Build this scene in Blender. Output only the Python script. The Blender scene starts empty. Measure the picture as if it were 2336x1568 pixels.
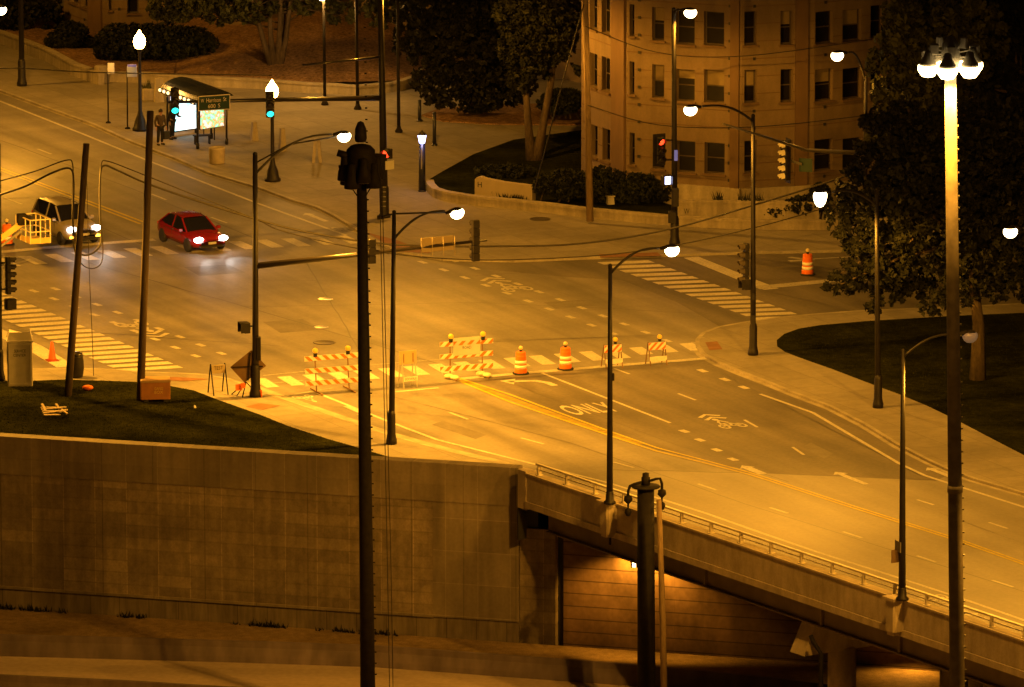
import bpy, math, random
import numpy as np
from mathutils import Vector, Matrix
random.seed(7)
RAD = math.radians
S = bpy.context.scene
COL = S.collection
# ------------------------------------------------------------------ camera
CAMPOS = Vector((0, -343, 70))
FOC = 18200.0                       # focal length in units of 1/2336 of the frame width
cd = bpy.data.cameras.new('camera'); cam = bpy.data.objects.new('camera', cd); COL.objects.link(cam)
cam.location = CAMPOS
FWD = (Vector((0, 0, 0)) - CAMPOS).normalized(); RGT = Vector((1, 0, 0)); UPV = RGT.cross(FWD)
cam.rotation_euler = FWD.to_track_quat('-Z', 'Y').to_euler()
cd.sensor_width = 36; cd.lens = FOC / 2336 * 36; cd.clip_start = 1; cd.clip_end = 4000
S.camera = cam
# ------------------------------------------------------------------ world: night sky over a sodium lit city
w = bpy.data.worlds.new('World'); S.world = w; w.use_nodes = True
nt = w.node_tree; bg = nt.nodes['Background']
sky = nt.nodes.new('ShaderNodeTexSky'); sky.sky_type = 'NISHITA'; sky.sun_disc = False
sky.sun_elevation = RAD(-8); sky.sun_rotation = RAD(200)
nt.links.new(sky.outputs[0], bg.inputs[0]); bg.inputs[1].default_value = 0.05
bg2 = nt.nodes.new('ShaderNodeBackground'); bg2.inputs[0].default_value = (1, .46, .11, 1); bg2.inputs[1].default_value = 0.02
ad = nt.nodes.new('ShaderNodeAddShader')
nt.links.new(bg.outputs[0], ad.inputs[0]); nt.links.new(bg2.outputs[0], ad.inputs[1])
nt.links.new(ad.outputs[0], nt.nodes['World Output'].inputs[0])
S.view_settings.view_transform = 'Standard'; S.view_settings.look = 'None'
S.view_settings.exposure = 0; S.view_settings.gamma = 1; S.view_settings.use_curve_mapping = False
S.render.engine = 'CYCLES'
S.cycles.use_denoising = True; S.cycles.max_bounces = 5; S.cycles.diffuse_bounces = 2; S.cycles.glossy_bounces = 2
S.cycles.transparent_max_bounces = 6; S.cycles.sample_clamp_indirect = 3; S.cycles.caustics_reflective = False; S.cycles.caustics_refractive = False
SODIUM = (1.0, .408, .03)
# ------------------------------------------------------------------ survey: photo points (2336 wide) to places on level or upright planes
def ray(px, py):
    return FWD + RGT * ((px - 1168) / FOC) + UPV * ((784 - py) / FOC)
def G(px, py, z=0.0):
    d = ray(px, py); t = (z - CAMPOS.z) / d.z; return CAMPOS + d * t
def V(px, py, Y):
    d = ray(px, py); t = (Y - CAMPOS.y) / d.y; return CAMPOS + d * t
def onplane(px, py, p, n):
    d = ray(px, py); return CAMPOS + d * ((p - CAMPOS).dot(n) / d.dot(n))
HAL = (G(790, 537) - G(0, 231)).normalized()        # along the main street, towards the bridge
HAR = (G(1610, 818) - G(1163, 853.6)).normalized()  # along the cross street, to the right
A_HAL = math.atan2(HAL.y, HAL.x); A_HAR = math.atan2(HAR.y, HAR.x)
# ------------------------------------------------------------------ materials
MATS = {}
def mat(name, col, rough=.7, noise=0, nscale=3.0, metal=0, spec=.4, emit=None, estr=0, bump=0, stretch=None, rot=0, detail=4):
    if name in MATS: return MATS[name]
    m = bpy.data.materials.new(name); m.use_nodes = True; n = m.node_tree.nodes; l = m.node_tree.links; b = n['Principled BSDF']
    b.inputs['Base Color'].default_value = (*col, 1); b.inputs['Roughness'].default_value = rough; b.inputs['Metallic'].default_value = metal
    b.inputs['Specular IOR Level'].default_value = spec
    if emit: b.inputs['Emission Color'].default_value = (*emit, 1); b.inputs['Emission Strength'].default_value = estr
    if noise or bump:
        tc = n.new('ShaderNodeTexCoord'); src = tc.outputs['Object']
        if stretch:
            mp = n.new('ShaderNodeMapping'); mp.inputs['Rotation'].default_value = (0, 0, -rot); l.new(src, mp.inputs['Vector'])
            mp2 = n.new('ShaderNodeMapping'); mp2.inputs['Scale'].default_value = stretch; l.new(mp.outputs[0], mp2.inputs['Vector']); src = mp2.outputs[0]
        nz = n.new('ShaderNodeTexNoise'); nz.inputs['Scale'].default_value = nscale; nz.inputs['Detail'].default_value = detail; l.new(src, nz.inputs['Vector'])
        if noise:
            r = n.new('ShaderNodeMapRange'); r.inputs[1].default_value = .3; r.inputs[2].default_value = .7
            r.inputs[3].default_value = 1 - noise; r.inputs[4].default_value = 1 + noise; l.new(nz.outputs[0], r.inputs[0])
            mx = n.new('ShaderNodeVectorMath'); mx.operation = 'SCALE'; mx.inputs[0].default_value = col; l.new(r.outputs[0], mx.inputs['Scale'])
            l.new(mx.outputs[0], b.inputs['Base Color'])
        if bump:
            bp = n.new('ShaderNodeBump'); bp.inputs['Strength'].default_value = bump; bp.inputs['Distance'].default_value = .05
            l.new(nz.outputs[0], bp.inputs['Height']); l.new(bp.outputs[0], b.inputs['Normal'])
    MATS[name] = m; return m
def layered(name, col, layers, rough=.75, spec=.3, joints=None, bump=0):
    """base colour times several noise layers (scale, amount, stretch, rot) and optional joint lines (node brick: w,h,mortar,dark,axis)"""
    if name in MATS: return MATS[name]
    m = bpy.data.materials.new(name); m.use_nodes = True; n = m.node_tree.nodes; l = m.node_tree.links; b = n['Principled BSDF']
    b.inputs['Roughness'].default_value = rough; b.inputs['Specular IOR Level'].default_value = spec
    tc = n.new('ShaderNodeTexCoord'); cur = None; last = None
    for i, (sc, am, st, rot, lo, hi) in enumerate(layers):
        mp = n.new('ShaderNodeMapping'); mp.inputs['Rotation'].default_value = (0, 0, -rot); l.new(tc.outputs['Object'], mp.inputs['Vector'])
        mp2 = n.new('ShaderNodeMapping'); mp2.inputs['Scale'].default_value = st; mp2.inputs['Location'].default_value = (3.7 * i, 1.3 * i, 2.1 * i); l.new(mp.outputs[0], mp2.inputs['Vector'])
        nz = n.new('ShaderNodeTexNoise'); nz.inputs['Scale'].default_value = sc; nz.inputs['Detail'].default_value = 5; l.new(mp2.outputs[0], nz.inputs['Vector'])
        r = n.new('ShaderNodeMapRange'); r.inputs[1].default_value = lo; r.inputs[2].default_value = hi; r.inputs[3].default_value = 1 - am; r.inputs[4].default_value = 1 + am
        l.new(nz.outputs[0], r.inputs[0]); last = nz
        if cur is None: cur = r.outputs[0]
        else:
            mu = n.new('ShaderNodeMath'); mu.operation = 'MULTIPLY'; l.new(cur, mu.inputs[0]); l.new(r.outputs[0], mu.inputs[1]); cur = mu.outputs[0]
    for (wd, ht, mo, val, rot, off, *c2) in (joints or []):
        c2 = c2[0] if c2 else .86
        mp = n.new('ShaderNodeMapping'); mp.inputs['Rotation'].default_value = rot; l.new(tc.outputs['Object'], mp.inputs['Vector'])
        br = n.new('ShaderNodeTexBrick'); br.offset = off; br.inputs['Scale'].default_value = 1; br.inputs['Brick Width'].default_value = wd; br.inputs['Row Height'].default_value = ht
        br.inputs['Mortar Size'].default_value = mo; br.inputs['Mortar Smooth'].default_value = .4
        br.inputs['Color1'].default_value = (1, 1, 1, 1); br.inputs['Color2'].default_value = (c2, c2, c2, 1); br.inputs['Mortar'].default_value = (val, val, val, 1)
        l.new(mp.outputs[0], br.inputs['Vector'])
        mu = n.new('ShaderNodeMath'); mu.operation = 'MULTIPLY'; l.new(cur, mu.inputs[0]); l.new(br.outputs[0], mu.inputs[1]); cur = mu.outputs[0]
    mx = n.new('ShaderNodeVectorMath'); mx.operation = 'SCALE'; mx.inputs[0].default_value = col; l.new(cur, mx.inputs['Scale'])
    l.new(mx.outputs[0], b.inputs['Base Color'])
    if bump:
        bp = n.new('ShaderNodeBump'); bp.inputs['Strength'].default_value = bump; bp.inputs['Distance'].default_value = .05
        l.new(last.outputs[0], bp.inputs['Height']); l.new(bp.outputs[0], b.inputs['Normal'])
    MATS[name] = m; return m
Z90 = (RAD(-90), 0, 0)
ASPHALT = layered('asphalt', (.17, .158, .145), [(.9, .32, (.05, .8, 1), A_HAL, .3, .7), (.12, .2, (1, 1, 1), 0, .35, .65), (6, .1, (1, 1, 1), 0, .3, .7), (.5, .12, (.06, 1.2, 1), A_HAR, .35, .7)], rough=.6, spec=.35, bump=.15)
DECK = layered('deck_concrete', (.22, .205, .18), [(.8, .16, (.04, .9, 1), A_HAL, .3, .7), (.15, .14, (1, 1, 1), 0, .35, .65), (7, .08, (1, 1, 1), 0, .3, .7)], rough=.6, spec=.35, bump=.1)
WALK = layered('pavement_concrete', (.235, .215, .185), [(.2, .2, (1, 1, 1), 0, .3, .7), (2.5, .1, (1, 1, 1), 0, .3, .7), (14, .06, (1, 1, 1), 0, .3, .7)], joints=[(1.6, 1.6, .025, .68, (0, 0, -A_HAL), 0)], bump=.1)
KERB = layered('kerb_stone', (.3, .275, .235), [(1.2, .25, (1, 1, 1), 0, .3, .7), (9, .1, (1, 1, 1), 0, .3, .7)])
GRASSG = layered('turf', (.0145, .0155, .004), [(.35, .5, (1, 1, 1), 0, .3, .7), (3, .3, (1, 1, 1), 0, .3, .7), (18, .35, (1, 1, 1), 0, .3, .7)], rough=1, spec=0, bump=.8)
MULCH = layered('mulch', (.2, .125, .075), [(.4, .3, (1, 1, 1), 0, .3, .7), (6, .5, (1, 1, 1), 0, .3, .7), (25, .5, (1, 1, 1), 0, .3, .7)], rough=.95, spec=.1, bump=1)
DIRT = layered('gravel_verge', (.22, .16, .09), [(.3, .3, (1, 1, 1), 0, .3, .7), (3, .2, (1, 1, 1), 0, .3, .7), (20, .25, (1, 1, 1), 0, .3, .7)], rough=.95, spec=.1, bump=.5)
PAINT = layered('worn_white_paint', (.42, .40, .35), [(1.2, .12, (1, 1, 1), 0, .3, .7), (9, .25, (1, 1, 1), 0, .3, .62)], rough=.6, spec=.35)
PAINTX = layered('crosswalk_paint', (.46, .435, .38), [(1.2, .1, (1, 1, 1), 0, .3, .7), (9, .2, (1, 1, 1), 0, .3, .62)], rough=.6, spec=.35)
PAINT2 = layered('faded_white_paint', (.30, .285, .25), [(1.2, .2, (1, 1, 1), 0, .3, .7), (9, .3, (1, 1, 1), 0, .3, .62)], rough=.6, spec=.35)
YEL = layered('worn_yellow_paint', (.46, .37, .02), [(1.2, .12, (1, 1, 1), 0, .3, .7), (9, .2, (1, 1, 1), 0, .3, .62)], rough=.6, spec=.3)
WALLM = layered('stained_concrete_panels', (.27, .222, .165), [(.3, .22, (.6, 1, 1.6), 0, .35, .65), (2.0, .1, (2.2, 1, .15), 0, .38, .62), (3.4, .09, (1, 1, .8), 0, .42, .58), (12, .12, (1, 1, 1), 0, .3, .7)], joints=[(1.36, .50, .02, 1.3, Z90, 0, .7), (2.72, 1.0, .005, .9, Z90, .5, .82), (40, .50, .03, .6, Z90, 0, 1), (4.4, 20, .025, .6, Z90, 0, .9)], rough=.85)
WALLT = layered('upper_concrete_panels', (.22, .186, .145), [(.5, .2, (1, 1, 1), 0, .3, .7), (1.4, .16, (2, 1, .3), 0, .3, .7), (7, .08, (1, 1, 1), 0, .3, .7)], joints=[(1.36, 1.35, .018, 1.25, Z90, 0, .8), (2.2, 20, .025, .7, Z90, 0, .92)], rough=.85)
PLINTH = layered('dirty_concrete_plinth', (.18, .15, .115), [(.6, .25, (1, 1, 1), 0, .3, .7), (2.5, .25, (2.5, 1, .3), 0, .3, .7)], joints=[(1.27, 9, .02, .5, Z90, 0)], rough=.9)
BRICKW = layered('ribbed_abutment_blocks', (.2, .13, .085), [(.9, .3, (1, 1, .4), 0, .35, .65), (.5, .25, (1, 1, 1), 0, .3, .7), (5, .15, (1, 1, 1), 0, .3, .7)], joints=[(1.9, .53, .012, .8, Z90, .37), (60, .53, .03, .4, Z90, 0)], rough=.85)
BRCONC = layered('bridge_concrete', (.42, .36, .28), [(.5, .15, (1, 1, 1), 0, .3, .7), (3, .16, (1, 1, .4), 0, .3, .7), (12, .08, (1, 1, 1), 0, .3, .7)], rough=.85)
STONE = layered('warm_building_stone', (.165, .122, .08), [(.15, .18, (1, 1, 1), 0, .3, .7), (1.6, .12, (1.4, 1.4, .5), 0, .3, .7), (10, .06, (1, 1, 1), 0, .3, .7)], rough=.9)
STONE2 = layered('dark_band_stone', (.13, .085, .052), [(.3, .15, (1, 1, 1), 0, .3, .7), (2, .12, (1, 1, .4), 0, .3, .7)], rough=.9)
LOWW = layered('low_wall_concrete', (.3, .265, .21), [(.4, .15, (1, 1, 1), 0, .3, .7), (1.7, .2, (2, 2, .35), 0, .3, .7), (10, .08, (1, 1, 1), 0, .3, .7)], rough=.85)
FREEW = layered('freeway_pavement', (.46, .38, .33), [(.5, .2, (.05, .9, 1), -.06, .3, .7), (4, .1, (1, 1, 1), 0, .3, .7)], rough=.7)
BARR = layered('barrier_concrete', (.16, .13, .15), [(.5, .15, (1, 1, 1), 0, .3, .7), (2.2, .2, (1, 1, .3), 0, .3, .7)], rough=.85)
BLACK = mat('black_pole_paint', (.014, .012, .011), .5, noise=.3, nscale=4, spec=.3)
BLACKG = mat('glossy_black_arm', (.016, .013, .011), .28, spec=.6)
DARKM = mat('dark_weathered_metal', (.014, .012, .0105), .7, noise=.3, nscale=5, spec=.12)
GALV = mat('galvanised_steel', (.16, .15, .135), .5, noise=.2, nscale=2.5, spec=.4)
STEEL = mat('painted_girder_steel', (.16, .125, .09), .6, noise=.2, nscale=1.2)
RAILM = mat('worn_rail_aluminium', (.68, .62, .5), .5, noise=.2, nscale=3)
WOOD = layered('weathered_pole_wood', (.085, .062, .042), [(3, .35, (1, 1, .06), 0, .3, .7), (14, .2, (1, 1, .2), 0, .3, .7)], rough=.9)
WOODL = layered('pale_pole_wood', (.2, .145, .09), [(3, .3, (1, 1, .06), 0, .3, .7), (14, .2, (1, 1, .2), 0, .3, .7)], rough=.9)
BARK = layered('tree_bark', (.07, .052, .035), [(3, .4, (1, 1, .2), 0, .3, .7), (12, .3, (1, 1, .4), 0, .3, .7)], rough=.95, bump=.6)
CABLE = mat('cable_rubber', (.015, .012, .01), .6, noise=.2)
ORANGE = mat('orange_plastic', (.75, .16, .015), .5, noise=.08, nscale=8)
REFL = mat('white_reflective_band', (.86, .82, .72), .45, noise=.08, nscale=10)
YELP = mat('yellow_lamp_plastic', (.8, .42, .01), .3, spec=.5, emit=(1, .5, .02), estr=.25)
RUBBER = mat('black_rubber', (.02, .02, .02), .8, noise=.2, nscale=10)
WHITEP = mat('pale_plastic', (.42, .40, .36), .5, noise=.1, nscale=3)
SANDBAG = mat('sandbag_canvas', (.62, .56, .42), .9, noise=.2, nscale=12, bump=.5)
GLASSD = mat('dark_window_glass', (.01, .009, .009), .12, spec=.25, noise=.2, nscale=1)
FRAMED = mat('window_frame', (.06, .045, .03), .6, noise=.15)
BLIND = mat('window_blind', (.2, .155, .08), .8, noise=.1, nscale=4)
GREENS = mat('green_sign_enamel', (.01, .045, .04), .4, noise=.1)
SIGNW = mat('sign_white', (.6, .6, .58), .4, noise=.06)
LEGEND = mat('black_legend', (.02, .02, .02), .6, noise=.1)
LAMPG = mat('lit_lamp_glass', (1, .9, .7), .3, emit=(1, .72, .36), estr=14)
LAMPH = mat('lit_floodlight_glass', (1, .9, .7), .3, emit=(1, .68, .26), estr=22)
ACORNG = mat('lit_acorn_globe', (1, .9, .7), .3, emit=(1, .5, .11), estr=75)
GREENL = mat('lit_green_signal', (.1, 1, .8), .3, emit=(.01, 1, .8), estr=2.6)
REDL = mat('lit_red_signal', (1, .05, .02), .3, emit=(1, .05, .012), estr=3.5)
BLUEL = mat('lit_blue_white_lamp', (.7, .75, 1), .3, emit=(.55, .6, 1), estr=7)
DARKL = mat('unlit_signal_lens', (.03, .025, .02), .2, spec=.6, noise=.1)
SKIN = mat('skin', (.35, .2, .13), .6, noise=.05)
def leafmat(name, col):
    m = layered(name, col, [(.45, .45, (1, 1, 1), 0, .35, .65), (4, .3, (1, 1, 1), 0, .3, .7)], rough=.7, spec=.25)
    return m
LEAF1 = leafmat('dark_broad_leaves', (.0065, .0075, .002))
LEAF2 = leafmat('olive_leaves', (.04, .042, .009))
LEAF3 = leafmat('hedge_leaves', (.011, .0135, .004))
# ------------------------------------------------------------------ mesh builder
class MB:
    def __init__(s): s.v = []; s.f = []; s.m = []; s.sm = []; s.mats = []
    def mi(s, m):
        if m is None: return 0
        if m not in s.mats: s.mats.append(m)
        return s.mats.index(m)
    def add(s, vs, fs, m=None, smooth=False):
        o = len(s.v); k = s.mi(m)
        s.v += [tuple(x) for x in vs]
        for f in fs: s.f.append([o + i for i in f]); s.m.append(k); s.sm.append(smooth)
        return s
    def box(s, c, size, R=None, m=None, taper=1.0):
        c = Vector(c); R = rz(R) if isinstance(R, (int, float)) else (R or Matrix.Identity(3)); hx, hy, hz = [q / 2 for q in size]
        vs = []
        for z in (-hz, hz):
            k = taper if z > 0 else 1
            for x, y in ((-hx, -hy), (hx, -hy), (hx, hy), (-hx, hy)): vs.append(c + R @ Vector((x * k, y * k, z)))
        return s.add(vs, [(0, 3, 2, 1), (4, 5, 6, 7), (0, 1, 5, 4), (1, 2, 6, 5), (2, 3, 7, 6), (3, 0, 4, 7)], m)
    def rbox(s, c, size, R=None, m=None, b=.02):
        """box with chamfered vertical and top edges"""
        c = Vector(c); R = rz(R) if isinstance(R, (int, float)) else (R or Matrix.Identity(3)); hx, hy, hz = [q / 2 for q in size]
        vs = []
        for (z, k) in ((-hz, 0), (hz - b, 0), (hz, b)):
            for (x, y) in ((-hx + b, -hy), (hx - b, -hy), (hx, -hy + b), (hx, hy - b), (hx - b, hy), (-hx + b, hy), (-hx, hy - b), (-hx, -hy + b)):
                fx = (hx - k) / hx; fy = (hy - k) / hy; vs.append(c + R @ Vector((x * fx, y * fy, z)))
        fs = [tuple(reversed(range(8))), tuple(range(16, 24))]
        for L in (0, 8):
            for i in range(8): fs.append((L + i, L + (i + 1) % 8, L + 8 + (i + 1) % 8, L + 8 + i))
        return s.add(vs, fs, m)
    def bar(s, a, b, w, h=None, m=None):
        a = Vector(a); b = Vector(b); d = b - a; L = d.length
        if L < 1e-6: return s
        z = d / L; up = Vector((0, 0, 1)) if abs(z.z) < .95 else Vector((0, 1, 0)); x = up.cross(z).normalized(); y = z.cross(x)
        R = Matrix((x, y, z)).transposed(); return s.box((a + b) / 2, (w, h or w, L), R, m)
    def tube(s, pts, r, n=8, m=None, cap=True):
        pts = [Vector(p) for p in pts]; rs = r if isinstance(r, (list, tuple)) else [r] * len(pts)
        vs = []; px = None
        for i, p in enumerate(pts):
            d = (pts[min(i + 1, len(pts) - 1)] - pts[max(i - 1, 0)]).normalized()
            if px is None:
                up = Vector((0, 0, 1)) if abs(d.z) < .9 else Vector((0, 1, 0)); px = up.cross(d).normalized()
            px = (px - d * px.dot(d)).normalized(); py = d.cross(px)
            for k in range(n):
                a = 2 * math.pi * k / n; vs.append(p + (px * math.cos(a) + py * math.sin(a)) * rs[i])
        fs = []
        for i in range(len(pts) - 1):
            for k in range(n): fs.append((i * n + k, i * n + (k + 1) % n, (i + 1) * n + (k + 1) % n, (i + 1) * n + k))
        s.add(vs, fs, m, True)
        if cap:
            o = len(s.v) - len(vs)
            for base, rev in ((0, True), ((len(pts) - 1) * n, False)):
                f = [o + base + k for k in range(n)]; s.f.append(f[::-1] if rev else f); s.m.append(s.mi(m)); s.sm.append(False)
        return s
    def lathe(s, prof, c, n=16, m=None, R=None, smooth=True):
        c = Vector(c); R = R or Matrix.Identity(3); vs = []
        for r, z in prof:
            for k in range(n):
                a = 2 * math.pi * k / n; vs.append(c + R @ Vector((r * math.cos(a), r * math.sin(a), z)))
        fs = []
        for i in range(len(prof) - 1):
            for k in range(n): fs.append((i * n + k, i * n + (k + 1) % n, (i + 1) * n + (k + 1) % n, (i + 1) * n + k))
        s.add(vs, fs, m, smooth); o = len(s.v) - len(vs)
        if prof[0][0] > 1e-4: s.f.append([o + k for k in range(n)][::-1]); s.m.append(s.mi(m)); s.sm.append(False)
        if prof[-1][0] > 1e-4: s.f.append([o + (len(prof) - 1) * n + k for k in range(n)]); s.m.append(s.mi(m)); s.sm.append(False)
        return s
    def ball(s, c, r, m=None, n=12, squash=(1, 1, 1), R=None):
        prof = [(math.sin(math.pi * i / 8), -math.cos(math.pi * i / 8)) for i in range(9)]
        o = len(s.v); s.lathe([(p[0] * r, p[1] * r) for p in prof], (0, 0, 0), n, m); R = R or Matrix.Identity(3)
        for i in range(o, len(s.v)):
            v = s.v[i]; s.v[i] = tuple(Vector(c) + R @ Vector((v[0] * squash[0], v[1] * squash[1], v[2] * squash[2])))
        return s
    def prism(s, poly, z0, z1, m=None, bottom=True):
        n = len(poly); vs = [(p[0], p[1], z0) for p in poly] + [(p[0], p[1], z1) for p in poly]
        ar = sum(poly[i][0] * poly[(i + 1) % n][1] - poly[(i + 1) % n][0] * poly[i][1] for i in range(n))
        fs = [(i, (i + 1) % n, n + (i + 1) % n, n + i) for i in range(n)] + [tuple(range(n, 2 * n))]
        if bottom: fs.append(tuple(reversed(range(n))))
        if ar < 0: fs = [tuple(reversed(f)) for f in fs]
        return s.add(vs, fs, m)
    def sheet(s, pts, m=None):
        pts = [Vector(p) for p in pts]; n = len(pts)
        ar = sum(pts[i].x * pts[(i + 1) % n].y - pts[(i + 1) % n].x * pts[i].y for i in range(n))
        return s.add(pts if ar > 0 else pts[::-1], [tuple(range(n))], m)
    def strip(s, pts, wid, z=None, m=None):
        """ground ribbon of width wid along pts"""
        pts = [Vector(p) for p in pts]
        L = []; Rr = []
        for i, p in enumerate(pts):
            d = (pts[min(i + 1, len(pts) - 1)] - pts[max(i - 1, 0)]); d.z = 0; d.normalize(); nrm = Vector((-d.y, d.x, 0)) * wid / 2
            L.append(p + nrm); Rr.append(p - nrm)
        n = len(pts); return s.add(L + Rr, [(i, n + i, n + i + 1, i + 1) for i in range(n - 1)], m)
    def build(s, name, m=None, parent=None, origin=None, local=False):
        me = bpy.data.meshes.new(name); o = Vector((0, 0, 0))
        if parent is not None and not local: o = ORG.get(parent.name, Vector((0, 0, 0)))
        if origin is not None: o = Vector(origin)
        me.from_pydata([tuple(Vector(v) - o) for v in s.v], [], s.f)
        for k in (s.mats or [m]): me.materials.append(k)
        if s.mats and m is not None and m not in s.mats: pass
        me.polygons.foreach_set('material_index', s.m if s.mats else [0] * len(s.f)); me.polygons.foreach_set('use_smooth', s.sm)
        me.update(); ob = bpy.data.objects.new(name, me); COL.objects.link(ob)
        if parent is not None: ob.parent = parent; ORG[ob.name] = ORG.get(parent.name, Vector((0, 0, 0)))
        elif origin is not None: ob.location = o
        return ob
ORG = {}
def rz(a): return Matrix.Rotation(a, 3, 'Z')
def tag(o, label, cat, group=None):
    o['label'] = label; o['category'] = cat
    if group: o['group'] = group
    return o
def thing(name, label, cat, loc=(0, 0, 0), rot=0, group=None):
    o = bpy.data.objects.new(name, None); COL.objects.link(o); o.location = loc; o.rotation_euler = (0, 0, rot); o.empty_display_size = .3
    ORG[o.name] = Vector(loc); return tag(o, label, cat, group)
def struct(ob): ob['kind'] = 'structure'; return ob
def copy_tree(o, parent=None):
    c = o.copy(); COL.objects.link(c); c.parent = parent
    for ch in o.children: copy_tree(ch, c)
    return c
POWK = .21
def light(kind, loc, power, parent=None, color=SODIUM, size=.12, aim=None, angle=160, blend=.6, throw=2.0):
    ld = bpy.data.lights.new('lamp_light', kind); ld.energy = power * POWK; ld.color = color; ld.shadow_soft_size = size
    o = bpy.data.objects.new('lamp_light', ld); COL.objects.link(o); loc = Vector(loc)
    if kind == 'SPOT':
        # street lamp optics: more light is thrown outwards than straight down
        ld.use_nodes = True; n = ld.node_tree.nodes; l = ld.node_tree.links; em = n['Emission']; tc = n.new('ShaderNodeTexCoord'); sp = n.new('ShaderNodeSeparateXYZ')
        l.new(tc.outputs['Normal'], sp.inputs[0]); ab = n.new('ShaderNodeMath'); ab.operation = 'ABSOLUTE'; l.new(sp.outputs[2], ab.inputs[0])
        pw = n.new('ShaderNodeMath'); pw.operation = 'POWER'; l.new(ab.outputs[0], pw.inputs[0]); pw.inputs[1].default_value = -throw
        mi = n.new('ShaderNodeMath'); mi.operation = 'MINIMUM'; l.new(pw.outputs[0], mi.inputs[0]); mi.inputs[1].default_value = 5.5; l.new(mi.outputs[0], em.inputs['Strength'])
        ld.spot_size = RAD(angle); ld.spot_blend = blend
        o.rotation_euler = Vector(aim or (0, 0, -1)).to_track_quat('-Z', 'Y').to_euler()
    if parent is not None: o.parent = parent; o.location = loc - ORG.get(parent.name, Vector((0, 0, 0)))
    else: o.location = loc
    return o
def text_mesh(body, place, m, name, parent=None, local=False, bold=.0):
    """flat lettering; place(x, y) maps text coordinates (height about 1) to a point"""
    cu = bpy.data.curves.new('t', 'FONT'); cu.body = body; cu.size = 1.35; cu.offset = bold; cu.resolution_u = 3
    ob = bpy.data.objects.new('t', cu); COL.objects.link(ob); dg = bpy.context.evaluated_depsgraph_get()
    me = bpy.data.meshes.new_from_object(ob.evaluated_get(dg)); bpy.data.objects.remove(ob)
    xs = [v.co.x for v in me.vertices]; ys = [v.co.y for v in me.vertices]; x0, x1, y0, y1 = min(xs), max(xs), min(ys), max(ys)
    mb = MB(); mb.add([place((v.co.x - x0) / (x1 - x0), (v.co.y - y0) / (y1 - y0)) for v in me.vertices], [list(p.vertices) for p in me.polygons])
    bpy.data.meshes.remove(me); return mb.build(name, m, parent, local=local)
def affine(o, ex, ey): o = Vector(o); return lambda x, y: o + Vector(ex) * x + Vector(ey) * y
# ================================================================== SETTING
HW = .9                                            # top of the retaining wall above the street
W0 = G(0, 995, HW); W1 = G(1183, 1068, HW); WU = (W1 - W0); WU.z = 0; WU.normalize(); WN = Vector((WU.y, -WU.x, 0))   # WN faces the freeway
WA = math.atan2(WU.y, WU.x)
ZS = onplane(590, 1425, W0, WN).z                  # verge at the foot of the wall
ZF = ZS - .85                                      # freeway
def onwall(px, py, off=0): return onplane(px, py, W0 + WN * off, WN)
B0 = G(1190, 1079.5, HW); B1 = G(2336, 1465, HW); BU = (B1 - B0); BU.z = 0; BU.normalize(); BN = Vector((BU.y, -BU.x, 0))   # BN points off the bridge, towards the camera side
if BN.y > 0: BN = -BN
BA = math.atan2(BU.y, BU.x); BL = 62.0
WL = W0 - WU * 70
def pz(p, z): return Vector((p[0], p[1], z))
ctr = -BN
# street level ground, the asphalt, the bridge concrete
up = [pz(WL, 0), pz(W1 - WN * .1, 0), pz(B0 - BN * .4, 0), pz(B0 + BU * BL - BN * .4, 0), Vector((400, -120, 0)), Vector((1500, 300, 0)), Vector((1500, 1500, 0)), Vector((-1500, 1500, 0)), Vector((-1500, 300, 0)), Vector((-150, -10, 0))]
mb = MB(); mb.sheet([pz(p, -.004) for p in up], ASPHALT); struct(mb.build('road'))
mb = MB(); mb.sheet([G(1395, 1072.5, .002), G(1753, 1081, .002), G(2137, 1097, .002), G(2336, 1112, .002), G(2900, 1160, .002), pz(B0 + BU * BL + Vector((20, 6, 0)), .002), pz(B0 + BU * BL - BN * .45, .002), pz(B0 - BN * .45 + BU * 3.9, .002)], DECK)
struct(mb.build('bridge_roadway'))
NEWASP = layered('newer_asphalt', (.12, .108, .096), [(.9, .3, (.05, .8, 1), A_HAL, .3, .7), (.14, .22, (1, 1, 1), 0, .35, .65), (6, .12, (1, 1, 1), 0, .3, .7)], rough=.65, spec=.3, bump=.12)
mb = MB(); mb.sheet([G(x, y, -.001) for x, y in [(1050, 866), (1163, 857), (1400, 838), (1610, 821), (1693, 850), (1822, 900), (1973, 968), (2049, 1015), (2125, 1054), (2175, 1078), (2137, 1096), (1753, 1080), (1640, 1060), (1500, 1027), (1385, 989), (1163, 911)]], NEWASP)
mb.sheet([G(x, y, -.001) for x, y in [(880, 564), (940, 580), (1011, 592), (1171, 596), (1365, 588), (1640, 580), (1900, 574), (2400, 566), (3200, 552), (3200, 664), (2400, 688), (1963, 707), (1780, 722), (1700, 733), (1640, 744), (1545, 690), (1420, 640), (1290, 632), (1100, 614), (960, 590)]], NEWASP)
struct(mb.build('resurfaced_road'))
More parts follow.
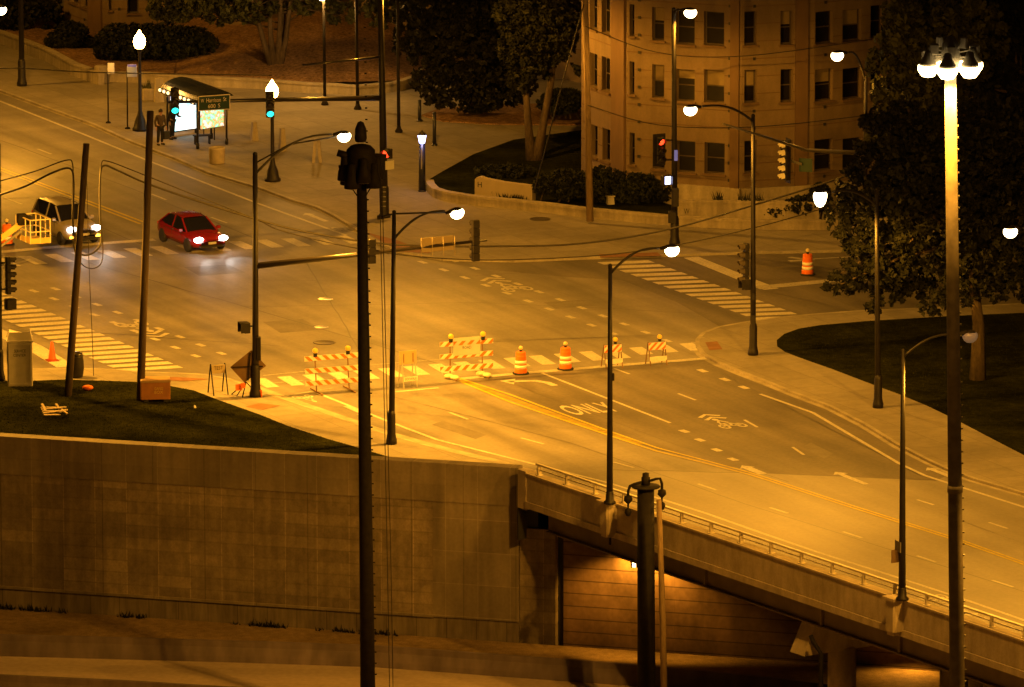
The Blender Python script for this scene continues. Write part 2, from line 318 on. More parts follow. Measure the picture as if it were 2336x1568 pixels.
# sidewalks with kerbs
K = .1
nw_kerb = [(-500, 25), (-100, 166), (0, 205), (101, 242), (215, 283), (303, 323), (404, 361), (480, 394), (589, 426), (670, 456), (723, 471), (758, 488), (799, 512), (850, 545), (905, 571), (1011, 590), (1171, 594), (1365, 586), (1560, 580), (1640, 577), (1900, 571), (2400, 562), (3200, 548)]
se_kerb = [(3200, 666), (2400, 690), (2170, 701), (1963, 709), (1855, 717), (1780, 724), (1700, 735), (1640, 746), (1606, 759), (1591, 774), (1592, 789), (1605, 806), (1640, 826), (1693, 848), (1753, 871), (1822, 899), (1897, 927), (1973, 966), (2049, 1013), (2125, 1052), (2175, 1074), (2226, 1092), (2336, 1124), (2600, 1200), (3000, 1330)]
sw_kerb = [(-700, 820), (-60, 838), (72, 842), (151, 840), (252, 843), (330, 849), (420, 852), (467, 855), (520, 864), (560, 878), (600, 893), (637, 907), (715, 934), (809, 966), (880, 990), (950, 1010), (1020, 1029), (1087, 1045), (1150, 1060), (1200, 1077)]
def pave(kerb, far, name):
    pts = [G(x, y, K) for x, y in kerb]
    mb = MB(); poly = [pz(p, 0) for p in pts] + far
    mb.sheet([pz(p, K) for p in poly], WALK); struct(mb.build(name))
    kb = MB()
    for a, b in zip(pts[:-1], pts[1:]):
        d = (b - a); d.z = 0; d.normalize(); nn = Vector((-d.y, d.x, 0)) * .09
        kb.prism([a + nn, b + nn, b - nn, a - nn], 0, K + .006, KERB, bottom=False)
    # concrete gutter on the road side
    struct(kb.build('kerb'))
    return pts
nwp = pave(nw_kerb, [Vector((1500, 200, 0)), Vector((1500, 1500, 0)), Vector((-1500, 1500, 0)), Vector((-900, 400, 0))], 'campus_pavement')
sep = pave(se_kerb, [G(3400, 1200), G(3400, 900)], 'corner_pavement')
swp = pave(sw_kerb, [pz(W1 - WN * .3, 0), pz(W0 - WN * .3, 0), pz(WL - WN * .3, 0)], 'near_pavement')
mb = MB()
for kerb, sgn in ((nw_kerb, 1), (se_kerb, 1), (sw_kerb, 1)):
    pass
gp = [G(x, y + 6, .004) for x, y in se_kerb[9:]]; mb.strip(gp, .55, m=KERB)
gp = [G(x, y - 4, .004) for x, y in sw_kerb[9:]]; mb.strip(gp, .45, m=KERB)
gp = [G(x, y + 4, .004) for x, y in nw_kerb[:14]]; mb.strip(gp, .45, m=KERB)
struct(mb.build('gutter'))
mb = MB()   # tactile ramps
for quad in ([(835, 530), (905, 548), (985, 578), (915, 575)], [(1366, 580), (1500, 576), (1510, 584), (1370, 588)], [(1609, 781), (1636, 779), (1648, 797), (1618, 799)], [(345, 866), (395, 860), (480, 865), (420, 870)], [(590, 920), (640, 925), (600, 935), (560, 928)]):
    mb.sheet([G(x, y, K + .012) for x, y in quad], layered('red_tactile_paving', (.2, .1, .05), [(3, .2, (1, 1, 1), 0, .3, .7)]))
struct(mb.build('tactile_paving'))
# lawns
def lawn(pts, z, name, m, kind='structure', thick=.12):
    mb = MB(); P = [G(x, y, z) for x, y in pts]; mb.prism(P, z - thick, z, m, bottom=False); o = mb.build(name); o['kind'] = kind; return P
sw_lawn = [(-700, 885), (-60, 872), (72, 869), (151, 866), (303, 871), (384, 880), (442, 891), (505, 915), (590, 945), (657, 972), (746, 1001), (809, 1019), (885, 1042), (960, 1058)]
P = [G(x, y, K + .05) for x, y in sw_lawn] + [pz(W0 + WU * 19.5 - WN * .25, 0), pz(W0 - WN * .25, 0), pz(WL - WN * .25, 0)]
mb = MB(); mb.prism(P, 0, K + .05, GRASSG, bottom=False); struct(mb.build('lawn'))
SWL = P
se_lawn = [(2800, 695), (2400, 711), (2170, 721), (1973, 733), (1870, 742), (1822, 750), (1789, 762), (1772, 776), (1773, 788), (1790, 800), (1820, 812), (1900, 840), (1973, 868), (2049, 896), (2112, 922), (2175, 952), (2251, 992), (2336, 1036), (2500, 1118), (2900, 1240)]
SEL = lawn(se_lawn, K + .05, 'corner_lawn', GRASSG)
cor_bed = [(973, 413), (985, 428), (1036, 442), (1082, 450), (1171, 458), (1340, 478), (1532, 493), (1540, 470), (1420, 440), (1330, 330), (1330, 296), (1171, 319), (1080, 352), (1008, 392)]
COB = lawn(cor_bed, .42, 'planting_bed', GRASSG, thick=.4)
# mound of mulch behind the low wall on the plaza and the beds along the far walk
mm = MB(); N = 22; M = 12; vs = []
for i in range(N + 1):
    for j in range(M + 1):
        fx = i / N; fy = j / M
        base = G(395 + fx * 570, 192 - 12 * abs(fx - .55) , .35); back = V(500 + fx * 470, 100, base.y + 24); hz = .35 + 2.1 * math.sin(math.pi * min(1, fy * .62)) * (math.sin(math.pi * min(1, max(0, fx * 1.0))) ** .6 if 0 < fx < 1 else 0)
        vs.append((base.x + (fx - .5) * 3 * fy, base.y + .25 + fy * 26, hz + .05 * random.random()))
fs = [(i * (M + 1) + j, (i + 1) * (M + 1) + j, (i + 1) * (M + 1) + j + 1, i * (M + 1) + j + 1) for i in range(N) for j in range(M)]
mm.add(vs, fs, MULCH, True); struct(mm.build('mulch_mound'))
mb = MB(); P = [G(x, y, .5) for x, y in [(-300, 0), (0, 76), (101, 113), (162, 146), (224, 166), (300, 170), (395, 172), (420, 60), (200, 20), (-200, -20)]]
mb.prism(P, .1, .5, MULCH, bottom=False); struct(mb.build('mulch_bed'))
mb = MB(); P = [G(x, y, K + .06) for x, y in [(962, 262), (1000, 248), (1100, 238), (1250, 236), (1335, 250), (1335, 284), (1250, 284), (1120, 282), (1010, 276)]]
mb.prism(P, .1, K + .06, MULCH, bottom=False); struct(mb.build('tree_bed'))
# freeway level
mb = MB(); mb.sheet([Vector((-1500, -600, ZF)), Vector((1500, -600, ZF)), Vector((1500, 1500, ZF)), Vector((-1500, 1500, ZF))], FREEW); struct(mb.build('freeway'))
bl = [(-300, 1443), (0, 1449), (270, 1456), (590, 1465), (854, 1474), (1171, 1497), (1460, 1518), (1753, 1546), (1943, 1568), (2300, 1612), (2800, 1680)]
BLP = [G(x, y, ZS) for x, y in bl]
mb = MB(); P = [p - Vector((0, -.1, 0)) for p in BLP] + [pz(W0 + WU * 64, ZS), pz(WL, ZS)]
mb.prism([pz(p, 0) for p in P], ZF, ZS - .03, DIRT, bottom=False); struct(mb.build('verge'))
# ---- retaining wall
def wallobj(nm, m, s0, s1, z0, z1, off, th, parent):
    """a block of wall in its own frame: x along the wall, y into the bank, z up"""
    mb = MB(); mb.box(((s0 + s1) / 2, th / 2 - off, (z0 + z1) / 2), (s1 - s0, th, z1 - z0)); return mb.build(nm, m, parent, local=True)
wall = thing('retaining_wall', 'long stained concrete retaining wall below the lawn beside the freeway', 'wall', pz(W0, 0), WA)
WLEN = (W1 - W0).length
zt = onwall(590, 1118).z; zp = onwall(590, 1380).z
wallobj('wall_face', WALLM, -70, WLEN - 3.6, zp, zt, 0, .6, wall)
wallobj('smooth_panel', WALLT, WLEN - 3.6, WLEN, zp, zt, .01, .61, wall)
wallobj('coping', WALLT, -70, WLEN, zt, HW, .05, .65, wall)
wallobj('plinth', PLINTH, -70, WLEN, ZF, zp, -.06, .5, wall)
wallobj('ledge', WALLT, -70, WLEN - 3.6, zp - .04, zp + .08, .03, .1, wall)
tv = MB()
for i in range(170):   # weeds along the foot
    s = random.uniform(-8, WLEN + .5)
    if math.sin(s * 1.3) + math.sin(s * .47 + 1) < .15: continue
    for k in range(7):
        a = random.uniform(0, 6.28); h = random.uniform(.06, .26) * (1.5 if random.random() < .15 else 1); q = Vector((s + random.uniform(-.25, .25), -random.uniform(.05, .3), ZS - .03)); t = Vector((math.cos(a), math.sin(a), 0)) * .05
        tv.add([q - t, q + t, q + Vector((random.uniform(-.12, .12), random.uniform(-.1, .05), h))], [(0, 1, 2)])
rt = Matrix.Rotation(WA, 3, 'Z'); tv.v = [tuple(rt @ Vector(v) + pz(W0, 0)) for v in tv.v]
wd = tv.build('weeds', LEAF1); wd['kind'] = 'stuff'
# ---- abutment under the bridge
ab = thing('bridge_abutment', 'ribbed brown abutment wall under the near end of the bridge', 'wall', pz(W0, 0), WA)
s1 = WLEN; sslot = (onwall(1272, 1350) - W0).dot(WU)
wallobj('corner_block', WALLM, s1 + .03, sslot - .12, ZF, -1.6, -.1, .9, ab)
wallobj('block_face', BRICKW, sslot + .12, s1 + 60, ZF, -.42, -.45, .6, ab)
wallobj('joint_slot', LEGEND, sslot - .12, sslot + .12, ZF, -.6, -.5, .3, ab)
wallobj('bearing_gap_shade', LEGEND, s1 + .05, s1 + .75, -1.6, -.5, -.25, .6, ab)  # black block painted as the shade inside the open bearing gap
# ---- bridge
br = thing('road_bridge', 'concrete road bridge with steel girder and railing crossing the freeway', 'bridge', pz(B0, 0), BA)
def bb(nm, m, s0, s1, off0, off1, z0, z1):   # off measured outwards (towards the camera side)
    mb = MB(); mb.box(((s0 + s1) / 2, -(off0 + off1) / 2, (z0 + z1) / 2), (s1 - s0, abs(off1 - off0), z1 - z0)); return mb.build(nm, m, br, local=True)
Bs = lambda px, py, z=HW: (G(px, py, z) - B0).dot(BU)
flip = 1 if (Matrix.Rotation(BA, 3, 'Z') @ Vector((0, -1, 0))).dot(BN) > 0 else -1
assert flip == 1
FZ = onplane(1509, 1264, B0, BN).z; GZ = onplane(1456, 1282, B0 - BN * .7, BN).z
bb('deck_slab', BRCONC, .6, BL, -26, -.02, -.42, -.03)
bb('parapet', BRCONC, .35, BL, -.38, 0, FZ + .26, HW)
bb('fascia_ledge', BRCONC, .35, BL, -.38, .06, FZ, FZ + .26)
bb('coping', BRCONC, .3, BL, -.42, .05, HW, HW + .07)
bb('end_post', BRCONC, -.25, .35, -.45, .03, FZ - .1, HW + .12)
bb('expansion_joint', LEGEND, -.34, -.25, -.4, 0, -1.9, HW - .1)
gd = bb('girder', STEEL, .9, BL, -.85, -.7, GZ, FZ - .003)
bb('girder_flange', STEEL, .9, BL, -1.0, -.55, GZ - .05, GZ)
for k in range(1, 8): bb('girder', STEEL, 2.5, BL, -.85 - 3.2 * k, -.7 - 3.2 * k, GZ, -.42)
for px, py in ((1456, 1250), (1612, 1300), (1877, 1400), (2056, 1450)):
    s = (onplane(px, py, B0 - BN * .7, BN) - B0).dot(BU); bb('stiffener', STEEL, s - .07, s + .07, -.7, -.58, GZ + .02, FZ - .02)
bb('downpipe', DARKM, Bs(1385, 1150), Bs(1385, 1150) + .07, .06, .13, FZ - .3, .6)
for px, py in ((1391, 1150), (2058, 1368)):
    s = Bs(px, py); pm = MB(); pm.rbox((s, -.13, (HW + FZ + .3) / 2), (.62, .62, HW + .1 - FZ - .2), 0, None, .08); pm.box((s, -.16, HW + .1), (.75, .72, .1)); pm.box((s, -.2, FZ + .12), (.4, .4, .14)); pm.build('pilaster', BRCONC, br, local=True)
# railing on the parapet
rl = MB(); rl.box((BL / 2 + .4, .2, HW + .5), (BL - .8, .12, .07)); rl.box((BL / 2 + .4, .2, HW + .3), (BL - .8, .05, .05)); rail = rl.build('railing', RAILM, br, local=True)
s = 1.0
while s < BL:
    pm = MB(); pm.box((s, .2, HW + .25), (.1, .16, .5), None, None, .8); pm.box((s, .2, HW + .085), (.2, .26, .03)); pm.build('rail_post', RAILM, rail, local=True); s += 2.05 if len(rail.children) < 40 else 99
# pier
pe = onplane(1843, 1427, B0 - BN * .9, BN)
pier_s = (pe - B0).dot(BU)
pm = MB(); pdir = .0
pm.box((pier_s + .3, 8.05, GZ - .05 - .6), (.95, 15.7, 1.2), None, None, .93); pm.build('pier_cap', BRCONC, br, local=True)
for yy in (2.3, 7.6, 13): 
    pm = MB(); pm.tube([(pier_s + .3, yy, ZF), (pier_s + .3, yy, GZ - 1.2)], .55, 14); pm.build('pier_column', BRCONC, br, local=True)
pm = MB(); pm.tube([(pier_s + 1.35, .1, GZ - .3), (pier_s + 1.5, .1, GZ - .5), (pier_s + 1.9, .2, GZ - .9), (pier_s + 1.9, .2, ZF)], .09, 8); pm.build('drain_pipe', DARKM, br, local=True)
for yy in (.4, 1.4):
    pm = MB(); pm.tube([(pier_s + 10 + yy, 1.5 + yy, ZF), (pier_s + 10 + yy, 1.5 + yy, GZ - .05)], .22, 12); pm.build('pier_column', BRCONC, br, local=True)
# wall lamp under the bridge
wl = onwall(1450, 1286, .35)
lt = thing('wall_lamp', 'small lit box lamp on the abutment under the bridge', 'lamp', wl)
mb = MB(); mb.rbox(wl + Vector((0, .12, .02)), (.3, .5, .34), WA, DARKM, .04); mb.bar(wl + Vector((0, .1, .1)), wl - WN * .7 + Vector((0, 0, .1)), .08); mb.build('housing', DARKM, lt)
mb = MB(); mb.rbox(wl + WN * .16 + Vector((-.02, 0, .0)), (.14, .03, .22), WA, None, .01); mb.build('lens', mat('warm_lit_lens', (1, .8, .5), .3, emit=(1, .6, .22), estr=12), lt)
light('SPOT', wl + WN * .25 + Vector((0, 0, -.22)), 1700, lt, size=.06, aim=(-WN.x * 1, -WN.y * 1, -1.0), angle=150)
wl2 = onwall(2082, 1478, .35); lt2 = thing('wall_lamp', 'second wall lamp hidden under the bridge behind the pier lighting the ground', 'lamp', wl2)
mb = MB(); mb.rbox(wl2, (.3, .4, .34), WA, DARKM, .04); mb.build('housing', DARKM, lt2); mb = MB(); mb.rbox(wl2 + WN * .22, (.2, .03, .22), WA, None, .01); mb.build('lens', MATS['warm_lit_lens'], lt2)
light('SPOT', wl2 + WN * .3 + Vector((0, 0, -.22)), 450, lt2, size=.06, aim=(WN.x * .3, WN.y * .3, -1.0), angle=160)
# ---- freeway barriers
for pts, lab, nm in ((BLP, 'dull concrete barrier along the freeway below the verge', 'far'), ([G(x, y, ZS + .05) for x, y in [(-300, 1529), (0, 1541), (278, 1554), (590, 1573), (1000, 1600), (1600, 1650), (2500, 1740)]], 'shadowed near barrier wall at the bottom left corner', 'near')):
    mb = MB()
    for a, b in zip(pts[:-1], pts[1:]):
        d = b - a; d.z = 0; d.normalize(); nn = Vector((-d.y, d.x, 0))
        if nn.y < 0: nn = -nn
        top = a.z; pr = [(.0, top), (.14, top), (.16, ZF)] if 0 else None
        vs = []
        for p in (a, b):
            for off, z in ((-.14, ZF), (-.11, ZF + .22), (0, top - .25), (0, top), (.2, top), (.2, ZF)): vs.append((p.x + nn.x * off, p.y + nn.y * off, z))
        mb.add(vs, [(i, i + 1, 7 + i, 6 + i) for i in range(5)])
    tag(mb.build('concrete_barrier', BARR), lab, 'barrier', 'freeway barriers')
# ================================================================== road markings
RM = MB()
def quad(pts, z=.004, m=PAINT, mb=None): (mb or RM).sheet([G(x, y, z) for x, y in pts], m)
LZ = [0]
def line(pts, wid=.15, z=.006, m=PAINT, mb=None):
    LZ[0] += 1; z += .0004 * (LZ[0] % 9); (mb or RM).strip([G(x, y, z) for x, y in pts], wid, m=m)
XW = MB()
for i in range(15):   # right leg
    x, y = 1362.4 + 25 * i, 598.5 + 9.04 * i; quad([(x, y), (x + 116.7, y - 4.5), (x + 131.5, y + .9), (x + 14.8, y + 5.4)], .008, PAINTX, XW)
for i in range(19):   # left leg
    x, y = 418 - 22.2 * i, 839.5 - 9.25 * i; l = 140 - 1.2 * i; quad([(x, y), (x - l, y + 8.5), (x - l - 13.5, y + 8.5 - 5.6), (x - 13.5, y - 5.6)], .008, PAINTX, XW)
for i in range(-2, 14):   # far leg
    x = 40.4 + 60 * i; y = 586 - 5 * i + .09 * i * i; 
    if i == 13: continue
    quad([(x, y), (x + 29, y - 1.7), (x + 69, y + 15.8), (x + 40, y + 17.5)], .008, PAINTX, XW)
for i in range(0, 18):    # near leg
    x = 575 + 57.3 * i; y = 865 - 4.75 * i; k = .8 if i > 14 else 1; quad([(x, y), (x + 30, y - 2.2), (x + 30 + 33 * k, y - 2.2 + 20 * k), (x + 33 * k, y + 20 * k)], .008, PAINTX, XW)
struct(XW.build('crosswalk_marking'))
line([(0, 575), (180, 559), (353, 547)], .55, m=PAINTX); line([(1040, 865), (1163, 854), (1380, 836), (1610, 818)], .42); line([(1576, 587), (1713, 642), (1760, 660)], .75); line([(-60, 735), (75, 791), (151, 837)], .85)
line([(1725, 657), (1880, 642), (2100, 628)], .75, m=PAINT2); line([(1855, 591), (1905, 588), (2200, 575)], .2, m=PAINT2); line([(1800, 587), (1856, 594)], .3, m=PAINT2)
line([(600, 857), (819, 835), (1110, 811)], .1, m=PAINT2); line([(640, 905), (760, 885)], .09, m=PAINT2); line([(902, 894), (1001, 885)], .2); line([(560, 880), (690, 868)], .12, m=PAINT2)
line([(-100, 192), (0, 231), (197, 309), (336, 366), (589, 464.6), (790, 537)], .17)
line([(723, 896.5), (882, 960), (996, 1003), (1171, 1047), (1385, 1101), (1509, 1139), (1610, 1171), (1746, 1219), (1872, 1262), (2052, 1319), (2175, 1359), (2336, 1415), (2600, 1505)], .17)
line([(1236, 851), (1529, 965)], .15)
line([(1734, 899), (1855, 942), (1950, 998), (2052, 1058), (2110, 1085), (2175, 1106), (2336, 1157), (2600, 1245)], .17)
for a, b in (((1402, 841), (1436, 853.6)), ((1547, 898), (1587, 913)), ((1698, 958), (1728, 975)), ((1808, 1020), (1834, 1038)), ((1025, 941), (1068, 957)), ((1188, 999), (1240, 1013)), ((1398, 1054), (1446, 1067)), ((1592, 1104), (1634, 1118)), ((1756, 1158), (1797, 1171)), ((1923, 1213), (1966, 1227)), ((2092, 1268), (2134, 1282)), ((2264, 1324), (2311, 1339)), ((2092, 1140), (2130, 1152)), ((2256, 1192), (2299, 1206)), ((10, 451), (50, 466)), ((346, 443), (379, 456)), ((482, 496), (518, 509)), ((86, 340), (117, 352))): line([a, b], .13)
for x, y in ((1561, 984), (1597, 1004), (1635, 1026.6), (1672, 1048), (1602.5, 846), (1654, 866), (1697, 884)): line([(x - 8, y - 3), (x + 8, y + 3)], .3)
for (x0, y0, dx, dy, n) in ((964, 598.5, 48.2, 18.1, 10), (1035, 595, 48.66, 18.3, 11), (126, 659, 47.4, 18.5, 9), (77, 664, 46.2, 18.6, 9)):
    for i in range(n): x = x0 + dx * i; y = y0 + dy * i - .08 * i * (n - i); line([(x - 8, y - 2.8), (x + 8, y + 2.8)], .26)
TM = MB(); TAR = mat('tar_seam', (.05, .045, .04), .5, noise=.2, nscale=3); TAR2 = layered('road_repair_patch', (.148, .137, .124), [(1, .2, (1, 1, 1), 0, .3, .7), (8, .12, (1, 1, 1), 0, .3, .7)], rough=.65)
rr_ = random.Random(5)
def seam(pts, wid=.05):
    out = []
    for (a, b) in zip(pts[:-1], pts[1:]):
        for k in range(6): t = k / 6; out.append((a[0] + (b[0] - a[0]) * t + rr_.uniform(-2, 2), a[1] + (b[1] - a[1]) * t + rr_.uniform(-1, 1)))
    line(out + [pts[-1]], wid, .0012, TAR, TM)
for pts in ([(1740, 662), (1860, 690), (1990, 722)], [(580, 640), (900, 640), (1400, 612)], [(200, 600), (560, 700), (1000, 830)], [(560, 700), (1100, 690), (1600, 715)], [(1180, 880), (1500, 1000), (1800, 1100)], [(900, 905), (1300, 1010), (1700, 1150), (2336, 1350)], [(1640, 850), (1860, 960), (2100, 1085)], [(0, 320), (300, 430), (620, 560)], [(60, 450), (330, 560)], [(1100, 780), (1500, 765)], [(230, 760), (640, 790)], [(1450, 1080), (1560, 1130)], [(1950, 1100), (2336, 1240)], [(700, 600), (760, 700), (820, 800)], [(1395, 1072), (1753, 1080), (2137, 1096)]): seam(pts, rr_.choice((.04, .06, .09)))
for q in ([(600, 735), (690, 728), (735, 752), (640, 760)], [(1240, 690), (1330, 684), (1360, 698), (1268, 705)], [(1010, 960), (1110, 992), (1085, 1002), (985, 969)], [(1850, 1010), (1900, 1035), (1880, 1046), (1830, 1020)], [(420, 610), (520, 604), (560, 622), (455, 630)], [(150, 395), (230, 425), (205, 436), (124, 405)]): quad(q, .0009, TAR2, TM)
struct(TM.build('road_repairs'))
# turn arrow and lane arrows
def arrow(cx, cy, L, d=1, bend=0, wd=.13):
    c = G(cx, cy); f = HAL * d; sd = Vector((-f.y, f.x, 0)); P = lambda a, b: c + f * a + sd * b + Vector((0, 0, .007))
    RM.add([P(-L / 2, -wd), P(-L / 2, wd), P(L / 2 - .5, wd), P(L / 2 - .5, -wd)], [(0, 3, 2, 1)], PAINT); RM.add([P(L / 2 - .5, -.34), P(L / 2, 0), P(L / 2 - .5, .34)], [(0, 1, 2)], PAINT)
line([(1266, 880), (1248, 873), (1222, 869), (1190, 869.5), (1160, 871)], .32); quad([(1140, 869), (1176, 864), (1172, 877)], .008)
arrow(815, 938, 2.2, 1); arrow(720, 496, 2.4, -1); arrow(2148, 1080, 2.4, -1); arrow(2196, 1393, 2.2, 1); arrow(1940, 1091, 2.6, -1); arrow(1716, 1072, 1.8, -1, wd=.2)
line([(1800, 596), (1856, 592)], .35, m=PAINT2)
# shared lane bicycle symbols
def bike(cx, cy, sc=1.0, d=1, chev=True):
    c = G(cx, cy); f = HAL * d * sc; sd = Vector((-f.y, f.x, 0)).normalized() * sc * .8; P = lambda a, b: c + f * a + sd * b + Vector((0, 0, .008))
    def ring(b0, r):
        n = 12; vs = [P(math.sin(6.2832 * k / n) * r * 1.5, b0 + math.cos(6.2832 * k / n) * r) for k in range(n)] + [P(math.sin(6.2832 * k / n) * r * .9, b0 + math.cos(6.2832 * k / n) * r * .6) for k in range(n)]
        RM.add(vs, [(k, (k + 1) % n, n + (k + 1) % n, n + k) for k in range(n)], PAINT)
    ring(-.6, .36); ring(.6, .36)
    for (a, b) in (((0, -.6), (.75, -.2)), ((.75, -.2), (.7, .4)), ((0, 0), (.7, .4)), ((0, 0), (.75, -.2)), ((0, .6), (.95, .35)), ((0, -.6), (0, 0)), ((.9, -.25), (1.5, .1)), ((1.5, .1), (1.0, .4))): RM.strip([P(*a), P(*b)], .14 * sc, m=PAINT)
    n = 8; RM.add([P(1.75 + math.sin(6.283 * k / n) * .28, .15 + math.cos(6.283 * k / n) * .2) for k in range(n)], [tuple(range(n))], PAINT)
    if chev:
        for q in (2.4, 3.1): RM.strip([P(q - .55, -.75), P(q, 0), P(q - .55, .75)], .26 * sc, m=PAINT)
bike(1180, 660, .95, -1); bike(300, 740, 1.0, 1); bike(690, 906, .6, 1, False); bike(1672, 972, .8, -1); bike(2130, 1364, .75, 1, False); bike(785, 521, .8, 1, False)
struct(RM.build('lane_marking'))
YM = MB()
line([(1044, 862), (1163, 900), (1385, 982), (1500, 1022), (1592, 1046), (1700, 1075), (1746, 1089), (1943, 1153), (2175, 1226), (2336, 1283), (2700, 1400)], .12, .008, YEL, YM)
line([(1054, 872), (1163, 917), (1385, 992), (1500, 1030), (1592, 1052.5), (1700, 1080), (1746, 1094), (1943, 1158), (2175, 1231), (2336, 1288), (2700, 1406)], .13, .008, YEL, YM)
line([(1050, 868), (1163, 909), (1385, 988), (1460, 1014)], .34, .005, layered('faded_yellow_paint', (.27, .21, .04), [(3, .25, (1, 1, 1), 0, .3, .7)]), YM)
line([(-80, 352), (0, 383), (160, 443), (326, 506)], .15, .006, YEL, YM); line([(-80, 357), (0, 388), (160, 449), (320, 511)], .15, .006, YEL, YM)
struct(YM.build('centre_line'))
o, ex, ey = G(1311, 948, .009), G(1420, 938, .009), G(1266, 927, .009)
t = text_mesh('ONLY', affine(o, ex - o, ey - o), PAINT, 'lane_lettering', bold=.02); struct(t)
# manholes and drains
MH = mat('polished_iron_cover', (.5, .46, .38), .32, noise=.2, nscale=14, metal=.7)
MHD = mat('dull_iron_cover', (.06, .05, .04), .6, noise=.2, nscale=14)
for px, py, r, m, lab in ((742, 683, .36, MH, 'shiny manhole cover furthest from the barricades'), (733, 747, .33, MH, 'shiny manhole cover nearer the striped barricades'), (740, 782, .5, MHD, 'large dull manhole cover just behind the striped barricades'), (1232, 500, .5, MHD, 'dark cover plate in the corner pavement near the low curved wall')):
    c = G(px, py, K + .008 if py == 500 else .002); mb = MB(); mb.lathe([(r, 0), (r, .012), (r * .86, .014), (r * .84, .008), (.0, .01)], c, 20); tag(mb.build('manhole_cover', m), lab, 'manhole', 'manhole covers')
# ================================================================== POLES, LAMPS, SIGNALS
def dirR(d):
    """rotation whose local -y looks along horizontal d"""
    d = Vector((d[0], d[1], 0)).normalized(); return Matrix.Rotation(math.atan2(d.y, d.x) + math.pi / 2, 3, 'Z')
def signal(parent, c, facing, n=3, lit={}, back=True, vis=None, name='signal_head', sec=.36):
    R = dirR(facing); c = Vector(c); H = sec * n; L = lambda x, y, z: c + R @ Vector((x, y, z))
    mb = MB()
    for i in range(n): mb.rbox(L(0, 0, H / 2 - sec * (i + .5)), (sec * .94, .2, sec * .96), R, None, .03)
    if back: mb.box(L(0, .11, 0), (sec * 1.55, .02, H + .25), R)
    head = mb.build(name, BLACK, parent)
    for i in range(n):
        z = H / 2 - sec * (i + .5); mb = MB(); vs = []; k = 10
        for a in range(k + 1):
            an = math.pi * (-.15 + 1.3 * a / k); vs += [L(math.cos(an) * sec * .42, -.1, z + math.sin(an) * sec * .42), L(math.cos(an) * sec * .42, -.1 - .26 * (1 if .1 < a / k < .9 else .7), z + math.sin(an) * sec * .42 - .03)]
        mb.add(vs, [(2 * a, 2 * a + 1, 2 * a + 3, 2 * a + 2) for a in range(k)]); mb.build('visor', vis or BLACK, head)
        mb = MB(); mb.lathe([(sec * .4, 0), (sec * .36, .03), (0, .06)], L(0, -.1, z), 14, None, R @ Matrix.Rotation(math.pi / 2, 3, 'X')); mb.build('lens', lit.get(i, DARKL), head)
    return head
def ped(parent, c, facing, lit=None):
    R = dirR(facing); c = Vector(c); mb = MB(); mb.rbox(c, (.44, .26, .46), R, None, .03)
    for s in (-1, 1): mb.box(c + R @ Vector((s * .21, -.2, 0)), (.02, .2, .42), R)
    mb.box(c + R @ Vector((0, -.2, .22)), (.44, .2, .02), R); h = mb.build('walk_signal', BLACK, parent)
    mb = MB(); mb.rbox(c + R @ Vector((0, -.14, 0)), (.36, .02, .36), R, None, .008); mb.build('lens', lit or DARKL, h); return h
def luminaire(parent, c, d, lit=LAMPG, power=16000, r=.26, tilt=0, bowl=.95, name='luminaire', aim=None, angle=168):
    """cobra style head; d = direction the arm arrives from"""
    c = Vector(c); d = Vector((d[0], d[1], 0)).normalized(); R = dirR(d)
    T = R @ Matrix.Rotation(tilt, 3, 'X') if tilt else R
    mb = MB(); mb.lathe([(r * .8, .15), (r * .62, .2), (r * .3, .25), (0, .26)], c, 16, None, T @ Matrix.Diagonal((.85, 1.15, 1)))
    mb.tube([c + T @ Vector((0, -.1, .16)), c + T @ Vector((0, -r * 1.9, .12))], [.11, .06], 8); h = mb.build(name, DARKM, parent)
    mb = MB(); mb.lathe([(0, -r * bowl), (r * .45, -r * .9 * bowl), (r * .8, -r * .6 * bowl), (r * 1.0, -r * .2 * bowl), (r * 1.04, .02), (r * 1.0, .09), (r * .82, .155)], c, 18, None, T @ Matrix.Diagonal((.85, 1.12, 1))); mb.build('lamp_bowl', lit, h)
    if power: light('SPOT', c + Vector((0, 0, -r * bowl - .03)), power, h, size=.15, aim=aim, angle=angle if aim is None else 158, blend=.35 if aim is None else .6, throw=2.0 if aim is None else .5)
    return h
def shaft(parent, base, top, r0, r1, m=BLACK, foot=True, name='pole', n=12, footr=None):
    mb = MB(); b = Vector(base); t = Vector(top); d = (t - b).normalized()
    mb.tube([b, b + (t - b) * .5, t], [r0, (r0 + r1) / 2, r1], n); mb.ball(t, r1 * 1.05, None, 10)
    p = mb.build(name, m, parent)
    if foot:
        fr = footr or r0 * 1.75; mb = MB(); mb.lathe([(fr, 0), (fr, .16), (fr * .9, .24), (r0 * 1.35, .42), (r0 * 1.3, 1.25), (r0 * 1.02, 1.4)], b, 14); mb.build('pole_base', m, parent)
    return p
def rel(parent, px, py, base, d):
    """point seen at (px,py) in the upright plane through base running along d"""
    n = Vector((-d[1], d[0], 0)); return onplane(px, py, Vector(base), n)
ARMN = HAR
def curve_pts(a, b, sag, n=12, k=1.0):
    a = Vector(a); b = Vector(b); out = []
    for i in range(n + 1):
        t = i / n; p = a.lerp(b, t); p.z += sag * (1 - (1 - t) ** 2 - t) * 2 if k == 1 else sag * 4 * t * (1 - t); out.append(p)
    return out
def bent_arm(a, b, rise, n=12):
    """arm leaving the pole steeply, flattening towards the lamp"""
    a = Vector(a); b = Vector(b); out = []
    for i in range(n + 1):
        t = i / n; e = 1 - (1 - t) ** 2.2; p = a.lerp(b, t); p.z = a.z + (b.z - a.z) * e + rise * math.sin(math.pi * t) * .25; out.append(p)
    return out
